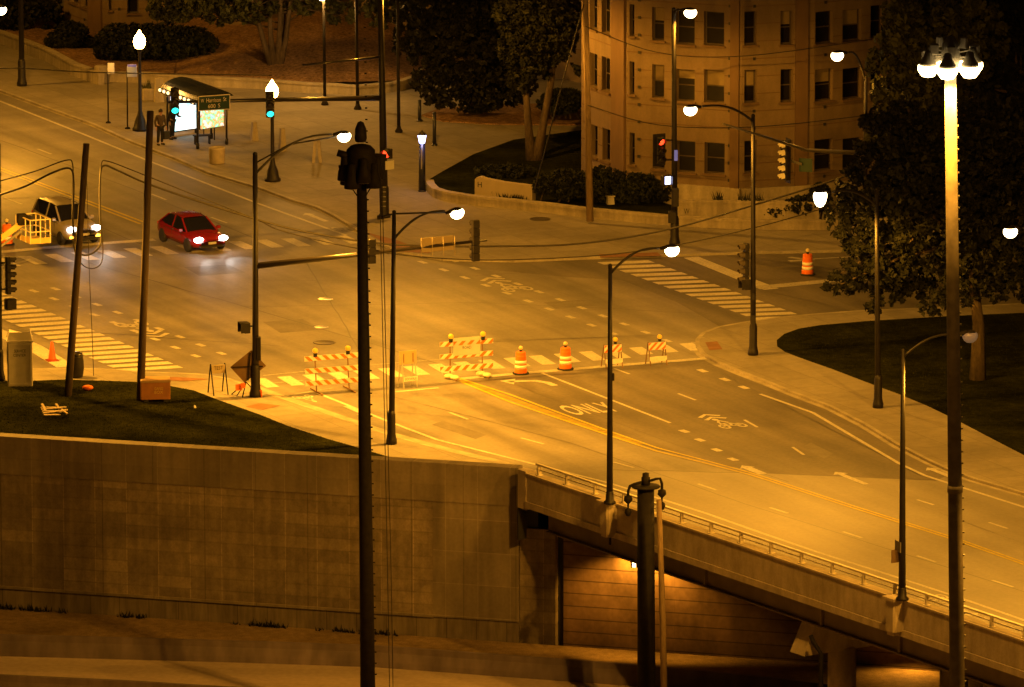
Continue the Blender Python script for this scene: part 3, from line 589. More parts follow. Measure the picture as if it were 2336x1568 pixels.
def street_lamp(basepx, toppx, lamppx, armpx, label, group, z0=K, r=(.13, .08), d=None, power=16000, foot=True, lit=LAMPG, name='street_lamp', tilt=0, aim=None, bowl=.95, cat='street lamp'):
    b = G(*basepx, z0); d = d or HAR; t = V(*toppx, b.y); th = thing(name, label, cat, b, 0, group)
    shaft(th, b, t, r[0], r[1], foot=foot)
    lp = rel(th, *lamppx, b, d); ap = rel(th, *armpx, b, d); ap = Vector((b.x + (t.x - b.x) * (ap.z - b.z) / (t.z - b.z), b.y, ap.z))
    s = 1 if (lp - b).dot(d) > 0 else -1
    e = lp + Vector((-d.x * s, -d.y * s, 0)) * .55 + Vector((0, 0, .13))
    mb = MB(); mb.tube(bent_arm(ap, e, .3), [.055] * 6 + [.045] * 7, 8); mb.build('lamp_arm', BLACK, th)
    luminaire(th, lp, (-d.x * s, -d.y * s), lit, power, tilt=tilt, aim=aim, bowl=bowl)
    return th, b, t
LG = 'street lamps on tall black poles'
FWDAIM = (HAR.x * .25 - HAL.x * .75, HAR.y * .25 - HAL.y * .75, -1)
# corner mast pole (near left corner)
c_, cb, ct = street_lamp((583, 905), (582, 352), (785, 312), (583, 398), 'black mast arm pole with curved lamp arm beside the diamond sign', LG, name='signal_pole', cat='signal pole', r=(.15, .1), power=76000, aim=FWDAIM)
mb = MB(); mb.tube([rel(c_, 583, 372, cb, HAR), rel(c_, 660, 330, cb, HAR), rel(c_, 765, 312, cb, HAR)], .035, 6); mb.build('lamp_brace', BLACK, c_)
a0, a1 = rel(c_, 583, 607, cb, HAR), rel(c_, 1110, 548, cb, HAR)
mb = MB(); mb.tube([a0, a0.lerp(a1, .5), a1], [.14, .1, .06], 10); mb.build('mast_arm', BLACKG, c_)
signal(c_, rel(c_, 848, 573, cb, HAR) + HAL * .0, -HAL, 3, back=False); signal(c_, rel(c_, 1085, 549, cb, HAR), -HAL, 5, back=False)
p0, p1 = rel(c_, 960, 560, cb, HAR), rel(c_, 1036, 556, cb, HAR)
mb = MB(); L_ = (p1 - p0); R = dirR(HAL); mb.box((p0 + p1) / 2 + Vector((0, 0, .02)), (L_.length, .03, .62), R, mat('tan_sign_back', (.2, .16, .1), .6))
for q in (0, .33, .66, 1): mb.box(p0.lerp(p1, q) + HAL * .06 + Vector((0, 0, -.08)), (.022, .04, .8), R, mat('sign_rib', (.26, .22, .16), .6))
mb.build('street_sign_back', GALV, c_)
ped(c_, cb + Vector((-.38, -.1, 3.02)), (-1, -.4, 0)); mb = MB(); mb.bar(cb + Vector((-.2, 0, 3.05)), cb + Vector((-.1, 0, 3.05)), .06); mb.build('bracket', BLACK, c_)
mb = MB(); mb.rbox(cb + Vector((.14, -.05, 2.1)), (.2, .26, 1.0), 0, None, .03); mb.build('control_box', BLACK, c_)
# lamp between mast pole and bridge
d_, db, dt = street_lamp((893, 1013), (899, 484), (1043, 487), (905, 545), 'black street lamp with wide flared base on the pavement above the retaining wall', LG, power=50000, aim=FWDAIM, tilt=.15)
mb = MB(); mb.tube([rel(d_, 872, 494, db, HAR), rel(d_, 900, 488, db, HAR), rel(d_, 1035, 484, db, HAR)], .04, 8); mb.build('cross_arm', BLACK, d_)
mb = MB(); mb.rbox(rel(d_, 868, 496, db, HAR), (.28, .2, .16), 0, None, .03); mb.build('sensor_box', BLACK, d_)
# bridge lamps
f_, fb, ft = street_lamp((1391, 1149), (1392, 606), (1533, 572), (1394, 625), 'slim black bridge lamp standing on the parapet pier nearest the wall', LG, z0=HW + .15, r=(.13, .075), foot=False, power=14000, aim=FWDAIM)
mb = MB(); mb.lathe([(.24, 0), (.24, .08), (.17, .14), (.15, .45), (.13, .5)], fb, 12); mb.build('pole_base', BLACK, f_)
mb = MB(); mb.rbox(fb + Vector((.12, -.02, 5.1)), (.1, .1, .3), 0, None, .02); mb.build('control_box', BLACK, f_)
g_, gb, gt = street_lamp((2058, 1369), (2060, 800), (2213, 768), (2061, 815), 'slim black bridge lamp with signs, partly hidden by the bright high mast', LG, z0=HW + .15, r=(.14, .07), foot=False, power=13000, lit=mat('shaded_lamp_glass', (.12, .1, .07), .4, emit=(1, .6, .3), estr=.1))
mb = MB(); mb.lathe([(.24, 0), (.24, .08), (.17, .14), (.15, .45), (.13, .5)], gb, 12); mb.build('pole_base', BLACK, g_)
mb = MB(); mb.box(V(2050, 1248, gb.y) + Vector((-.02, .1, 0)), (.5, .03, .4), dirR(HAR)); mb.build('sign_plate', GALV, g_)
mb = MB(); mb.box(V(2046, 1270, gb.y) + Vector((0, .1, 0)), (.45, .03, .5), dirR(-HAL)); mb.build('sign_plate', STONE2, g_)
# right corner pole
h_, hb, ht = street_lamp((1718, 810), (1718, 264), (1575, 252), (1716, 278), 'black corner pole with five light signal on the right hand pavement', LG, name='signal_pole', cat='signal pole', power=11500)
signal(h_, rel(h_, 1702, 601, hb, HAR), (-HAR.x, -HAR.y), 5, back=False, vis=mat('worn_visor', (.05, .04, .03), .5)); ped(h_, rel(h_, 1703, 648, hb, HAR), (-HAR.x, -HAR.y))
mb = MB(); mb.rbox(hb + Vector((0, -.12, 1.5)), (.2, .12, .6), 0, None, .03); mb.rbox(hb + Vector((0, -.12, 2.6)), (.12, .1, .3), 0, None, .02); mb.build('control_box', BLACK, h_)
# lamp on the right pavement under the tree
j_, jb, jt = street_lamp((2003, 930), (2000, 432), (1871, 447), (2000, 470), 'black street lamp with flared base standing against the big dark tree', LG, power=10000, bowl=1.9)
# lamp post behind the tree with mast arm
i_b = (1972, 618)
i_, ib, it = street_lamp(i_b, (1975, 176), (1910, 128), (1975, 190), 'far street lamp half hidden behind the tree with a signal arm', LG, name='signal_pole', cat='signal pole', power=1500)
a0, am, a1 = rel(i_, 1975, 350, ib, HAR), rel(i_, 1840, 343, ib, HAR), rel(i_, 1650, 283, ib, (HAR * .6 - HAL * .8))
mb = MB(); mb.tube([a0, am, am.lerp(a1, .5), a1], [.11, .08, .06, .045], 10); mb.build('mast_arm', mat('grey_arm_paint', (.2, .18, .15), .35), i_)
sp = rel(i_, 1793, 367, ib, HAR); LITV = mat('lamplit_pale_visor', (.95, .9, .75), .5)  # near-white visor colour stands in for lamp light caught in the hoods
signal(i_, sp, (-HAR.x, -HAR.y, 0), 5, back=True, vis=LITV)
mb = MB(); mb.bar(sp + HAR * .2, rel(i_, 1828, 375, ib, HAR), .12, .12); mb.build('bracket', GALV, i_)
mb = MB(); sg = rel(i_, 1838, 377, ib, HAR); mb.box(sg, (.62, .03, .62), dirR(HAL * .6 - HAR * .5)); mb.build('street_sign', GREENS, i_)
# mid corner pole with red signal in front of the building
kb_ = G(1539, 560, K); kt = V(1537, 22, kb_.y)
k_ = thing('signal_pole', 'tall black pole with red signal in front of the stone building', 'signal pole', kb_, 0, LG); shaft(k_, kb_, kt, .15, .1)
lp = V(1575, 30, kb_.y - .4); mb = MB(); mb.tube(bent_arm(V(1537, 40, kb_.y), lp + Vector((-.5, .1, .13)), .2), .045, 8); mb.build('lamp_arm', BLACK, k_); luminaire(k_, lp, (-1, .1), LAMPG, 4500)
signal(k_, V(1506, 343, kb_.y - .35), HAL, 3, {0: REDL}, back=True, sec=.42); mb = MB(); mb.bar(V(1516, 320, kb_.y - .2), V(1537, 320, kb_.y), .07); mb.bar(V(1516, 365, kb_.y - .2), V(1537, 365, kb_.y), .07); mb.build('bracket', BLACK, k_)
ped(k_, V(1519, 411, kb_.y - .3), HAL, BLUEL); mb = MB(); mb.bar(V(1519, 400, kb_.y - .1), V(1537, 400, kb_.y), .07); mb.build('bracket', BLACK, k_)
mb = MB(); mb.rbox(V(1541, 450, kb_.y - .2), (.3, .3, .85), 0, None, .04); mb.rbox(V(1534, 495, kb_.y - .2), (.4, .3, .55), 0, None, .04); mb.build('control_box', BLACK, k_)
mb = MB(); mb.box(V(1542, 355, kb_.y - .14), (.16, .02, .5)); mb.build('sign_plate', mat('glowing_blue_plate', (.1, .12, .4), .4, emit=(.3, .35, 1), estr=.25), k_)  # faint blue emission put into the plate, which is no lamp
# left corner pole just inside the frame
lb = G(-2, 868, K); l_ = thing('signal_pole', 'signal pole at the left edge with five dark lights beside the service booth', 'signal pole', lb, 0, LG)
ltp = V(-4, 330, lb.y); shaft(l_, lb, ltp, .15, .1); signal(l_, V(18, 628, lb.y - .1), HAR, 5, back=False, sec=.33); ped(l_, V(19, 694, lb.y - .1), HAR)
mb = MB(); mb.bar(V(-2, 600, lb.y), V(12, 600, lb.y - .1), .06); mb.bar(V(-2, 660, lb.y), V(12, 660, lb.y - .1), .06); mb.build('bracket', BLACK, l_)
lp = ltp + HAR * -1.0 - HAL * 3.4 + Vector((0, 0, .6)); mb = MB(); mb.tube(bent_arm(ltp, lp + Vector((0, 0, .13)), .2), .05, 8); mb.build('lamp_arm', BLACK, l_)
luminaire(l_, lp, HAL, LAMPG, 66000)
# tall far corner pole with mast arm, green signals and the street name
tb = G(877, 496, K); tt = V(867, -60, tb.y)
t_ = thing('signal_pole', 'tallest black pole with long arm of green signals and street name sign', 'signal pole', tb, 0, LG)
shaft(t_, tb, tt, .19, .13, foot=False); mb = MB(); mb.lathe([(.3, 0), (.3, .1), (.22, .2), (.21, 1.4), (.19, 1.5)], tb, 12); mb.build('pole_base', BLACK, t_)
md = (-HAR.x, -HAR.y); a0 = rel(t_, 868, 224, tb, HAR); am = rel(t_, 620, 228, tb, HAR); a1 = rel(t_, 384, 234, tb, HAR)
mb = MB(); mb.tube([a0, am, a1], [.13, .1, .06], 10); mb.build('mast_arm', BLACKG, t_)
mb = MB(); mb.tube([rel(t_, 868, 130, tb, HAR), rel(t_, 690, 149, tb, HAR)], [.06, .05], 8); mb.build('upper_arm', BLACKG, t_)
signal(t_, rel(t_, 610, 236, tb, HAR) + HAL * .3, HAL * .9 - HAR * .35, 3, {2: GREENL}, back=False, sec=.42)
signal(t_, rel(t_, 393, 228, tb, HAR) + HAL * .3, HAL * .9 - HAR * .35, 3, {2: GREENL}, back=False, sec=.42)
signal(t_, V(884, 350, tb.y - .2), (-HAR.x * .7 + HAL.x * .5, -HAR.y * .7 + HAL.y * .5), 1, {0: REDL}, back=False, sec=.5)
c4 = [rel(t_, *q, tb, HAR) + HAL * .25 for q in ((448, 251), (519, 247), (519, 214), (448, 219))]
mb = MB(); mb.add([p for p in c4] + [p - HAL * .03 for p in c4], [(0, 1, 2, 3), (7, 6, 5, 4), (0, 4, 5, 1), (1, 5, 6, 2), (2, 6, 7, 3), (3, 7, 4, 0)]); sn = mb.build('street_sign', GREENS, t_)
mb = MB()
for a, b in zip(c4, c4[1:] + c4[:1]): mb.bar(a + HAL * .005, b + HAL * .005, .035)
mb.build('sign_border', RAILM, sn)
E1 = c4[1] - c4[0]; E2 = c4[3] - c4[0]; off = HAL * .012; TXT = mat('sign_lettering', (.75, .68, .52), .5)
for body, x, y, wd, hh in (('W', .07, .56, .1, .26), ('Harrison', .25, .55, .46, .3), ('St', .79, .58, .1, .3), ('600', .3, .14, .24, .28), ('S', .62, .15, .07, .28)):
    text_mesh(body, affine(c4[0] + E1 * x + E2 * y + off, E1 * wd, E2 * hh), TXT, 'lettering', sn)
mb = MB(); mb.box(V(889, 377, tb.y - .2), (.45, .03, .42), dirR(HAL)); mb.build('sign_plate', SIGNW, t_)
for k in range(5): mb = MB(); mb.box(V(876, 425 + k * 11, tb.y) + Vector((0, -.24, 0)), (.2, .012, .05)); mb.build('number_plate', GALV, t_)
lp = tt + HAR * 2.2 - HAL * 1.5 + Vector((0, 0, .3)); mb = MB(); mb.tube(bent_arm(tt, lp + Vector((0, 0, .13)), .2), .05, 8); mb.build('lamp_arm', BLACK, t_); luminaire(t_, lp, HAL, LAMPG, 20000)
# thin campus poles
for (b, t, r, lab) in (((741, 240), (738, -30), .085, 'thin dark pole on the plaza nearest the multi-stem tree'), ((816, 250), (812, -30), .09, 'thin dark pole in the plaza, middle of three'), ((910, 302), (906, -30), .09, 'thin dark pole on the plaza nearest the dark tree')):
    bp = G(*b, K); tp = V(*t, bp.y); th = thing('flag_pole', lab, 'pole', bp, 0, 'thin poles on the plaza'); shaft(th, bp, tp, r, r * .8, DARKM, foot=False)
    mb = MB(); mb.lathe([(r * 2.2, 0), (r * 2.2, .08), (r * 1.3, .2), (r * 1.1, .3)], bp, 12); mb.build('pole_base', DARKM, th)
    if b[0] == 741: lp = V(735, -12, bp.y); mb = MB(); mb.ball(lp, .3); mb.build('lamp_globe', mat('lit_plaza_globe', (1, .9, .7), .3, emit=(1, .5, .11), estr=520), th)
# acorn lamps
def acorn(basepx, toppx, label, hgt=4.75, power=5500, glass=ACORNG):
    b = G(*basepx, K); th = thing('acorn_lamp', label, 'street lamp', b, 0, 'acorn lamps on the far pavement'); t = V(*toppx, b.y); hgt = t.z - b.z - .95
    mb = MB(); mb.lathe([(.4, 0), (.4, .12), (.32, .2), (.27, .5), (.15, .8), (.12, .95), (.1, 1.0), (.075, hgt - .25), (.12, hgt - .15), (.1, hgt - .1), (.2, hgt)], b, 14); mb.build('pole', BLACK, th)
    q = b + Vector((0, 0, hgt)); mb = MB(); mb.lathe([(.18, 0), (.27, .16), (.31, .34), (.28, .52), (.2, .66), (.1, .78), (.07, .86), (0, .95)], q, 16); mb.build('globe', glass, th)
    return th
acorn((320, 298), (318, 68), 'lit acorn lamp left of the bus shelter'); acorn((622, 413), (622, 181), 'lit acorn lamp beside the concrete posts')
# lamp post at the far left with its top out of the picture
b = G(50, 196, K); th, _, _ = street_lamp((50, 196), (44, -330), (-95, -352), (44, -300), 'black lamp post with flared base at the far left beyond the shelter', LG, r=(.15, .09), power=16000)
# lamps whose poles stand in the dark
b = G(-60, 240, K); street_lamp((-66, 300), (-62, 40), (2, 24), (-62, 60), 'bright lamp at the top left corner cut by the picture edge', LG, power=7000, r=(.1, .07))
street_lamp((2420, 1108), (2418, 520), (2305, 530), (2418, 545), 'bright lamp in front of the dark tree at the right edge', LG, power=16000)
# off to the right along the bridge and down the street: next lamps of the same rows
street_lamp((2640, 1562), (2640, 1000), (2790, 965), (2640, 1010), 'bridge lamp further along the parapet beyond the right edge', LG, z0=HW, power=14000)
# ---- big poles by the freeway
e_b = G(840, 1652, ZF); et = V(825, 410, e_b.y); e_ = thing('high_mast', 'dark high mast with a cluster of unlit floodlights rising before the retaining wall', 'lamp mast', e_b, 0, 'high masts beside the freeway')
mb = MB(); mb.tube([e_b, e_b.lerp(et, .5), et + Vector((0, 0, .3))], [.3, .25, .19], 14); mb.build('mast', DARKM, e_)
for s in np.linspace(1.5, 25, 26):
    pass
mb = MB()
for k in range(60):
    z = e_b.z + 2 + k * .45; x = e_b.x + (et.x - e_b.x) * (z - e_b.z) / (et.z - e_b.z); rr = .3 - .11 * (z - e_b.z) / (et.z - e_b.z); mb.box((x + rr + .03, e_b.y, z), (.09, .04, .05))
mb.build('step_pegs', DARKM, e_)
hc = V(823, 368, e_b.y); mb = MB(); mb.lathe([(.55, -.75), (.6, -.3), (.55, .45), (.4, .6), (.2, .66)], hc, 14); mb.lathe([(.2, .66), (.24, .8), (.22, 1.15), (.12, 1.42), (0, 1.48)], hc + Vector((0, 0, .1)), 12); mb.build('winch_head', DARKM, e_)
UNL = mat('unlit_flood_glass', (.4, .34, .22), .2, spec=.6)
for k in range(8):
    a = k * math.pi / 4 + .2; p = hc + Vector((math.cos(a) * .62, math.sin(a) * .62, -.1 - .25 * (k % 2))); mb = MB()
    mb.lathe([(.3, -.62), (.27, -.3), (.18, 0), (.15, .3), (0, .34)], p, 12); mb.bar(p, hc + Vector((0, 0, .1)), .06); fl = mb.build('floodlight', DARKM, e_)
    mb = MB(); mb.lathe([(.0, -.66), (.2, -.65), (.27, -.63)], p, 12); mb.build('lens', UNL, fl)
mb = MB()
for sx in (-1, 1): mb.tube([V(825 + sx * 7, 452, e_b.y), V(823 + sx * 30, 415, e_b.y)], .025, 6)
mb.tube([hc + Vector((-.9, -.1, .35)), hc + Vector((-.4, -.1, .2))], .14, 8); mb.tube([hc + Vector((-.85, -.1, -.2)), hc + Vector((-.4, 0, -.2))], .06, 8); mb.tube([hc + Vector((.3, 0, .25)), hc + Vector((1.0, 0, .2))], .08, 8); mb.build('brackets', DARKM, e_)
# lit high mast
m_b = pz(V(2194, 1640, -66), ZF); mt = V(2168, 160, m_b.y); m_ = thing('high_mast', 'pale high mast crowned by brilliant lit floodlights', 'lamp mast', m_b, 0, 'high masts beside the freeway')
mb = MB(); mb.tube([m_b, m_b.lerp(mt, .25), m_b.lerp(mt, .5), m_b.lerp(mt, .75), mt], [.3, .275, .25, .225, .2], 16); mb.lathe([(.275, 0), (.275, .25)], m_b.lerp(mt, .5), 16); mb.build('mast', mat('weathered_mast_steel', (.12, .105, .09), .7, noise=.25, nscale=3, spec=.25), m_)
mb = MB()
for k in range(64):
    z = m_b.z + 2 + k * .42; f = (z - m_b.z) / (mt.z - m_b.z); mb.box((m_b.x + (mt.x - m_b.x) * f + .31 - .11 * f + .02, m_b.y, z), (.08, .04, .05))
mb.build('step_pegs', GALV, m_)
mb = MB(); rc = mt + Vector((0, 0, .45)); mb.lathe([(.25, -.5), (.34, -.1), (.3, .5), (.12, .75), (0, .8)], rc, 14); mb.build('winch_head', GALV, m_)
for k in range(6):
    a = k * math.pi / 3 + .35; p = mt + Vector((math.cos(a) * .85, math.sin(a) * .85, .1)); mb = MB()
    mb.lathe([(.33, .1), (.3, .22), (.17, .42), (.12, .62), (0, .66)], p, 14); mb.bar(p + Vector((0, 0, .3)), rc, .06); fl = mb.build('floodlight', GALV, m_)
    mb = MB(); mb.lathe([(0, -.32), (.22, -.27), (.34, -.1), (.37, 0), (.35, .12)], p, 14); mb.build('lens', LAMPH, fl)
    if k % 2 == 0: light('SPOT', p + Vector((0, 0, -.36)), 32000, fl, size=.2, angle=168, blend=.3, aim=(math.cos(a) * .25, math.sin(a) * .25, -1))
for k, (px, py, sx, sz) in enumerate(((2122, 110, .3, .3), (2134, 95, .14, .36), (2190, 98, .16, .4), (2214, 112, .36, .3), (2160, 118, .42, .4), (2104, 124, .2, .3))):
    p = V(px + 35 - 26, py, m_b.y + (.5 if k % 2 else -.3)); mb = MB(); mb.rbox(p, (sx, .3, sz), .4 * k, None, .03); mb.bar(p, rc + Vector((0, 0, .1)), .045); mb.build('camera_box', GALV, m_)
# dark wire pole with insulator arms
w_b = pz(V(1475, 1668, -39.5), ZF); wt = V(1473, 1112, w_b.y); w_ = thing('insulator_pole', 'thick dark steel pole with two drooping insulator arms before the bridge', 'utility pole', w_b)
mb = MB(); mb.tube([w_b, wt], [.36, .33], 18); mb.build('mast', DARKM, w_)
mb = MB(); mb.lathe([(.55, 0), (.58, .03), (.55, .07), (.3, .1)], wt, 18); mb.lathe([(.17, .1), (.17, .4), (.13, .42), (.13, .56), (0, .6)], wt, 12); mb.build('cap', DARKM, w_)
for sx, pts in ((-1, [(1464, 1100), (1446, 1105), (1437, 1109), (1433, 1122), (1433, 1130)]), (1, [(1480, 1098), (1496, 1093), (1506, 1092), (1510, 1104), (1510, 1116)])):
    P = [V(x, y, w_b.y - .1) for x, y in pts]; mb = MB(); mb.tube(P, .055, 8); arm = mb.build('insulator_arm', DARKM, w_)
    q = P[-1]; mb = MB(); mb.lathe([(.05, 0), (.15, -.05), (.17, -.22), (.09, -.3), (.04, -.34), (.03, -.5), (.12, -.56), (.14, -.68), (.08, -.82), (0, -.85)], q, 12); mb.build('insulator', DARKM, arm)
# pale timber pole on the verge
vb = pz(V(1517, 1640, -41.5), ZF); vt = V(1503, 1140, vb.y); mb = MB(); mb.tube([vb, vb.lerp(vt, .5) + Vector((.03, 0, 0)), vt], [.14, .12, .1], 10); tag(mb.build('wooden_post', WOODL, origin=vb), 'thin pale wooden post standing just right of the dark insulator pole', 'post')
# utility poles on the lawn
for b, t, r, lab in (((155, 906), (197, 328), .16, 'leaning weathered utility pole on the lawn near the service booth'), ((320, 916), (343, 254), .17, 'weathered utility pole on the lawn touching the brown tool chest')):
    bp = G(*b, K); tp = V(*t, bp.y); mb = MB(); mb.tube([bp, bp.lerp(tp, .5), tp], [r, r * .93, r * .84], 12); tag(mb.build('utility_pole', WOOD, origin=bp), lab, 'utility pole', 'wooden utility poles')
bp = G(1346, 505, .2); tp = V(1334, -60, bp.y); mb = MB(); mb.tube([bp, bp.lerp(tp, .5), tp], [.17, .15, .13], 12); tag(mb.build('utility_pole', WOODL, origin=bp), 'pale wooden utility pole before the left end of the stone building', 'utility pole', 'wooden utility poles')
# ---- cables
def cable(pts, Ys, r, label, sm=6, group='overhead cables'):
    P = []
    n = len(pts)
    for i, (x, y) in enumerate(pts):
        Y = Ys[0] + (Ys[1] - Ys[0]) * i / (n - 1); P.append(V(x, y, Y))
    out = []
    for i in range(n - 1):
        p0 = P[max(i - 1, 0)]; p1 = P[i]; p2 = P[i + 1]; p3 = P[min(i + 2, n - 1)]
        for k in range(sm):
            t = k / sm; out.append(.5 * ((2 * p1) + (p2 - p0) * t + (2 * p0 - 5 * p1 + 4 * p2 - p3) * t * t + (3 * p1 - p0 - 3 * p2 + p3) * t ** 3))
    out.append(P[-1]); mb = MB(); mb.tube(out, r, 6); return tag(mb.build('overhead_cable', CABLE, origin=out[0]), label, 'cable', group)
UY = G(155, 906).y
cable([(-60, 470), (0, 445), (60, 424), (120, 394), (160, 385), (168, 420), (166, 500), (171, 545), (178, 575), (200, 582), (225, 566), (231, 540), (228, 480), (229, 400), (238, 378), (270, 390), (330, 417), (430, 452), (582, 500), (700, 530), (860, 555), (1000, 562), (1163, 562), (1300, 558), (1430, 542), (1560, 515), (1700, 474), (1860, 425), (1990, 380)], (UY + .2, UY + 9), .045, 'thick sagging cable with a slack loop between the two lawn poles')
cable([(-60, 428), (0, 413), (80, 391), (150, 366), (166, 378), (165, 450), (168, 560), (188, 604), (216, 612), (234, 590), (232, 520), (227, 440), (231, 376), (245, 368), (300, 388), (430, 440), (582, 500), (640, 526), (760, 556), (900, 580), (1050, 592), (1200, 592), (1400, 580), (1560, 556), (1720, 520), (1850, 484), (1990, 440)], (UY + .1, UY + 10), .026, 'thinner cable hanging just below the thick sagging cable')
cable([(-200, 180), (0, 156), (230, 166), (620, 172)], (UY + 56, UY + 60), .03, 'faint cable crossing the far left pavement')
for k, (x0, x1) in enumerate(((866, 884), (872, 892))): cable([(x0, 420), (x0 + 8, 800), (x1, 1300), (x1 + 5, 1600)], (e_b.y + .2, e_b.y + .2), .016, ('thin wire dropping beside the dark high mast, left strand', 'thin wire dropping beside the dark high mast, right strand')[k], group='wires beside the dark high mast')
cable([(196, 330), (203, 600), (210, 760), (214, 868)], (UY + 3, UY + 4), .014, 'hair thin wire hanging over the left crosswalk')
cable([(1218, 438), (1244, 340), (1275, 220), (1332, 10)], (28, 27), .03, 'bright guy wire rising from the stone campus sign')
cable([(1335, 60), (1500, 120), (1700, 128), (1990, 90)], (27, 30), .022, 'thin sagging wire before the upper windows of the stone building')
cable([(1340, 240), (1500, 285), (1720, 290), (1990, 262)], (27, 30), .022, 'thin sagging wire before the lower windows of the stone building')
# ================================================================== BUILDINGS
def facade(parent, A, Bp, z0, z1, rects, pil=(), blinds=(), th=.3, wallm=None):
    """one flat side: wall grid with real openings, windows set back. rects: (x0,x1,ytop,ybot) in photo points"""
    A = Vector(A); Bp = Vector(Bp); u = Bp - A; u.z = 0; Ls = u.length; u.normalize(); n = Vector((u.y, -u.x, 0))
    R = []
    for (x0, x1, yt, yb) in rects:
        ym = (yt + yb) / 2; p0 = onplane(x0, ym, A, n); p1 = onplane(x1, ym, A, n); xm = (x0 + x1) / 2
        s0 = (p0 - A).dot(u); s1 = (p1 - A).dot(u); zt = onplane(xm, yt, A, n).z; zb = onplane(xm, yb, A, n).z
        R.append((max(.05, s0), min(Ls - .05, s1), zb, zt))
    ss = sorted({0, Ls} | {q for r in R for q in r[:2]}); zz = sorted({z0, z1} | {q for r in R for q in r[2:]})
    mb = MB(); P = lambda s, z, o=0: A + u * s - n * o + Vector((0, 0, z - A.z))
    for i in range(len(ss) - 1):
        for j in range(len(zz) - 1):
            sc, zc = (ss[i] + ss[i + 1]) / 2, (zz[j] + zz[j + 1]) / 2
            if any(r[0] < sc < r[1] and r[2] < zc < r[3] for r in R): continue
            mb.add([P(ss[i], zz[j]), P(ss[i + 1], zz[j]), P(ss[i + 1], zz[j + 1]), P(ss[i], zz[j + 1])], [(0, 1, 2, 3)])
    for (s0, s1, zb, zt) in R:
        c = [P(s0, zb), P(s1, zb), P(s1, zt), P(s0, zt)]; d = [P(s0, zb, th), P(s1, zb, th), P(s1, zt, th), P(s0, zt, th)]
        mb.add(c + d, [(0, 4, 5, 1), (1, 5, 6, 2), (2, 6, 7, 3), (3, 7, 4, 0)])
    mb.build('wall', wallm or STONE, parent)
    for k, (s0, s1, zb, zt) in enumerate(R):
        fm = MB(); fw = .07
        for (a, b, c_, d_) in ((s0, s0 + fw, zb, zt), (s1 - fw, s1, zb, zt), (s0 + fw, s1 - fw, zb, zb + fw), (s0 + fw, s1 - fw, zt - fw, zt), (s0 + fw, s1 - fw, (zb + zt) / 2 - .03, (zb + zt) / 2 + .03)):
            fm.add([P(a, c_, th - .06), P(b, c_, th - .06), P(b, d_, th - .06), P(a, d_, th - .06)], [(0, 1, 2, 3)])
            fm.add([P(a, c_, th - .06), P(b, c_, th - .06), P(b, c_, th), P(a, c_, th)], [(3, 2, 1, 0)])
        w_ = fm.build('window', FRAMED, parent)
        pm = MB(); pm.add([P(s0, zb, th - .01), P(s1, zb, th - .01), P(s1, zt, th - .01), P(s0, zt, th - .01)], [(0, 1, 2, 3)]); pm.build('pane', GLASSD, w_)
        sm_ = MB(); sm_.box(P((s0 + s1) / 2, zb - .05, -.04), (s1 - s0 + .16, .14, .09), math.atan2(u.y, u.x)); sm_.build('sill', STONE2, w_)
        if k in blinds:
            zb2 = zt - (zt - zb) * random.choice((.3, .42, .5)); pm = MB(); pm.add([P(s0 + fw, zb2, th - .03), P(s1 - fw, zb2, th - .03), P(s1 - fw, zt - fw, th - .03), P(s0 + fw, zt - fw, th - .03)], [(0, 1, 2, 3)]); pm.build('blind', BLIND, w_)
    for (x0, x1) in pil:
        s0 = (onplane(x0, 250, A, n) - A).dot(u); s1 = (onplane(x1, 250, A, n) - A).dot(u); pm = MB()
        ang = math.atan2(u.y, u.x); pm.box(A + u * (s0 + s1) / 2 + n * .06 + Vector((0, 0, (z0 + z1) / 2 - A.z)), (s1 - s0, .14, z1 - z0), ang); pm.build('pilaster', STONE2, parent)
    # course lines with bolt holes
    jm = MB(); z = z0 + 1.0; ang = math.atan2(u.y, u.x)
    hm = MB()
    while z < z1:
        blocks = sorted([(r[0] - .02, r[1] + .02) for r in R if r[2] - .05 < z < r[3] + .05]); s = 0
        for (a, b) in blocks + [(Ls, Ls)]:
            if a - s > .1: jm.box(A + u * (s + a) / 2 + n * .004 + Vector((0, 0, z - A.z)), (a - s, .012, .05), ang)
            s = b
        for q in (.62, Ls - .6):
            if Ls > 3 and not any(a < q < b for a, b in blocks): hm.box(A + u * q + n * .02 + Vector((0, 0, z - A.z)), (.13, .05, .13), ang)
        z += .84
    jm.build('course_line', STONE2, parent)
    if hm.v: o_ = hm.build('anchor_plates', LEGEND, parent); o_['kind'] = 'stuff'
    return u, n
zb_ = .3; ztop = 15
FA, FB, FC_, FD, FE = G(1326, 415, zb_), G(1430, 457, zb_), G(1690, 477, zb_), G(1855, 468, zb_), G(2030, 447, zb_)
bd = thing('stone_building', 'beige stone campus building with dark windows and bowed front', 'building', FC_)
facade(bd, FA, FB, -.2, ztop, [(1344.8, 1362.5, -30, 68), (1372.6, 1391.5, -24, 77), (1344.8, 1362.5, 122, 199), (1372.6, 1391.5, 131, 209), (1347, 1363, 286, 358), (1374, 1392, 294, 368)], pil=[(1399, 1428)])
facade(bd, FB, FC_, -.2, ztop, [(1436, 1447, 10, 83), (1436, 1447, 141, 216), (1436, 1448, 303, 376), (1487.5, 1515, 17, 93), (1487.5, 1515, 148, 224), (1489, 1516, 311, 386), (1541.8, 1584.8, 24, 102), (1541.8, 1584.8, 159, 232), (1543, 1586, 322, 394), (1606, 1652, 27, 104), (1606, 1652, 160, 235), (1607, 1653, 326, 397)], pil=[(1667, 1687)], blinds=(3, 4, 7, 10))
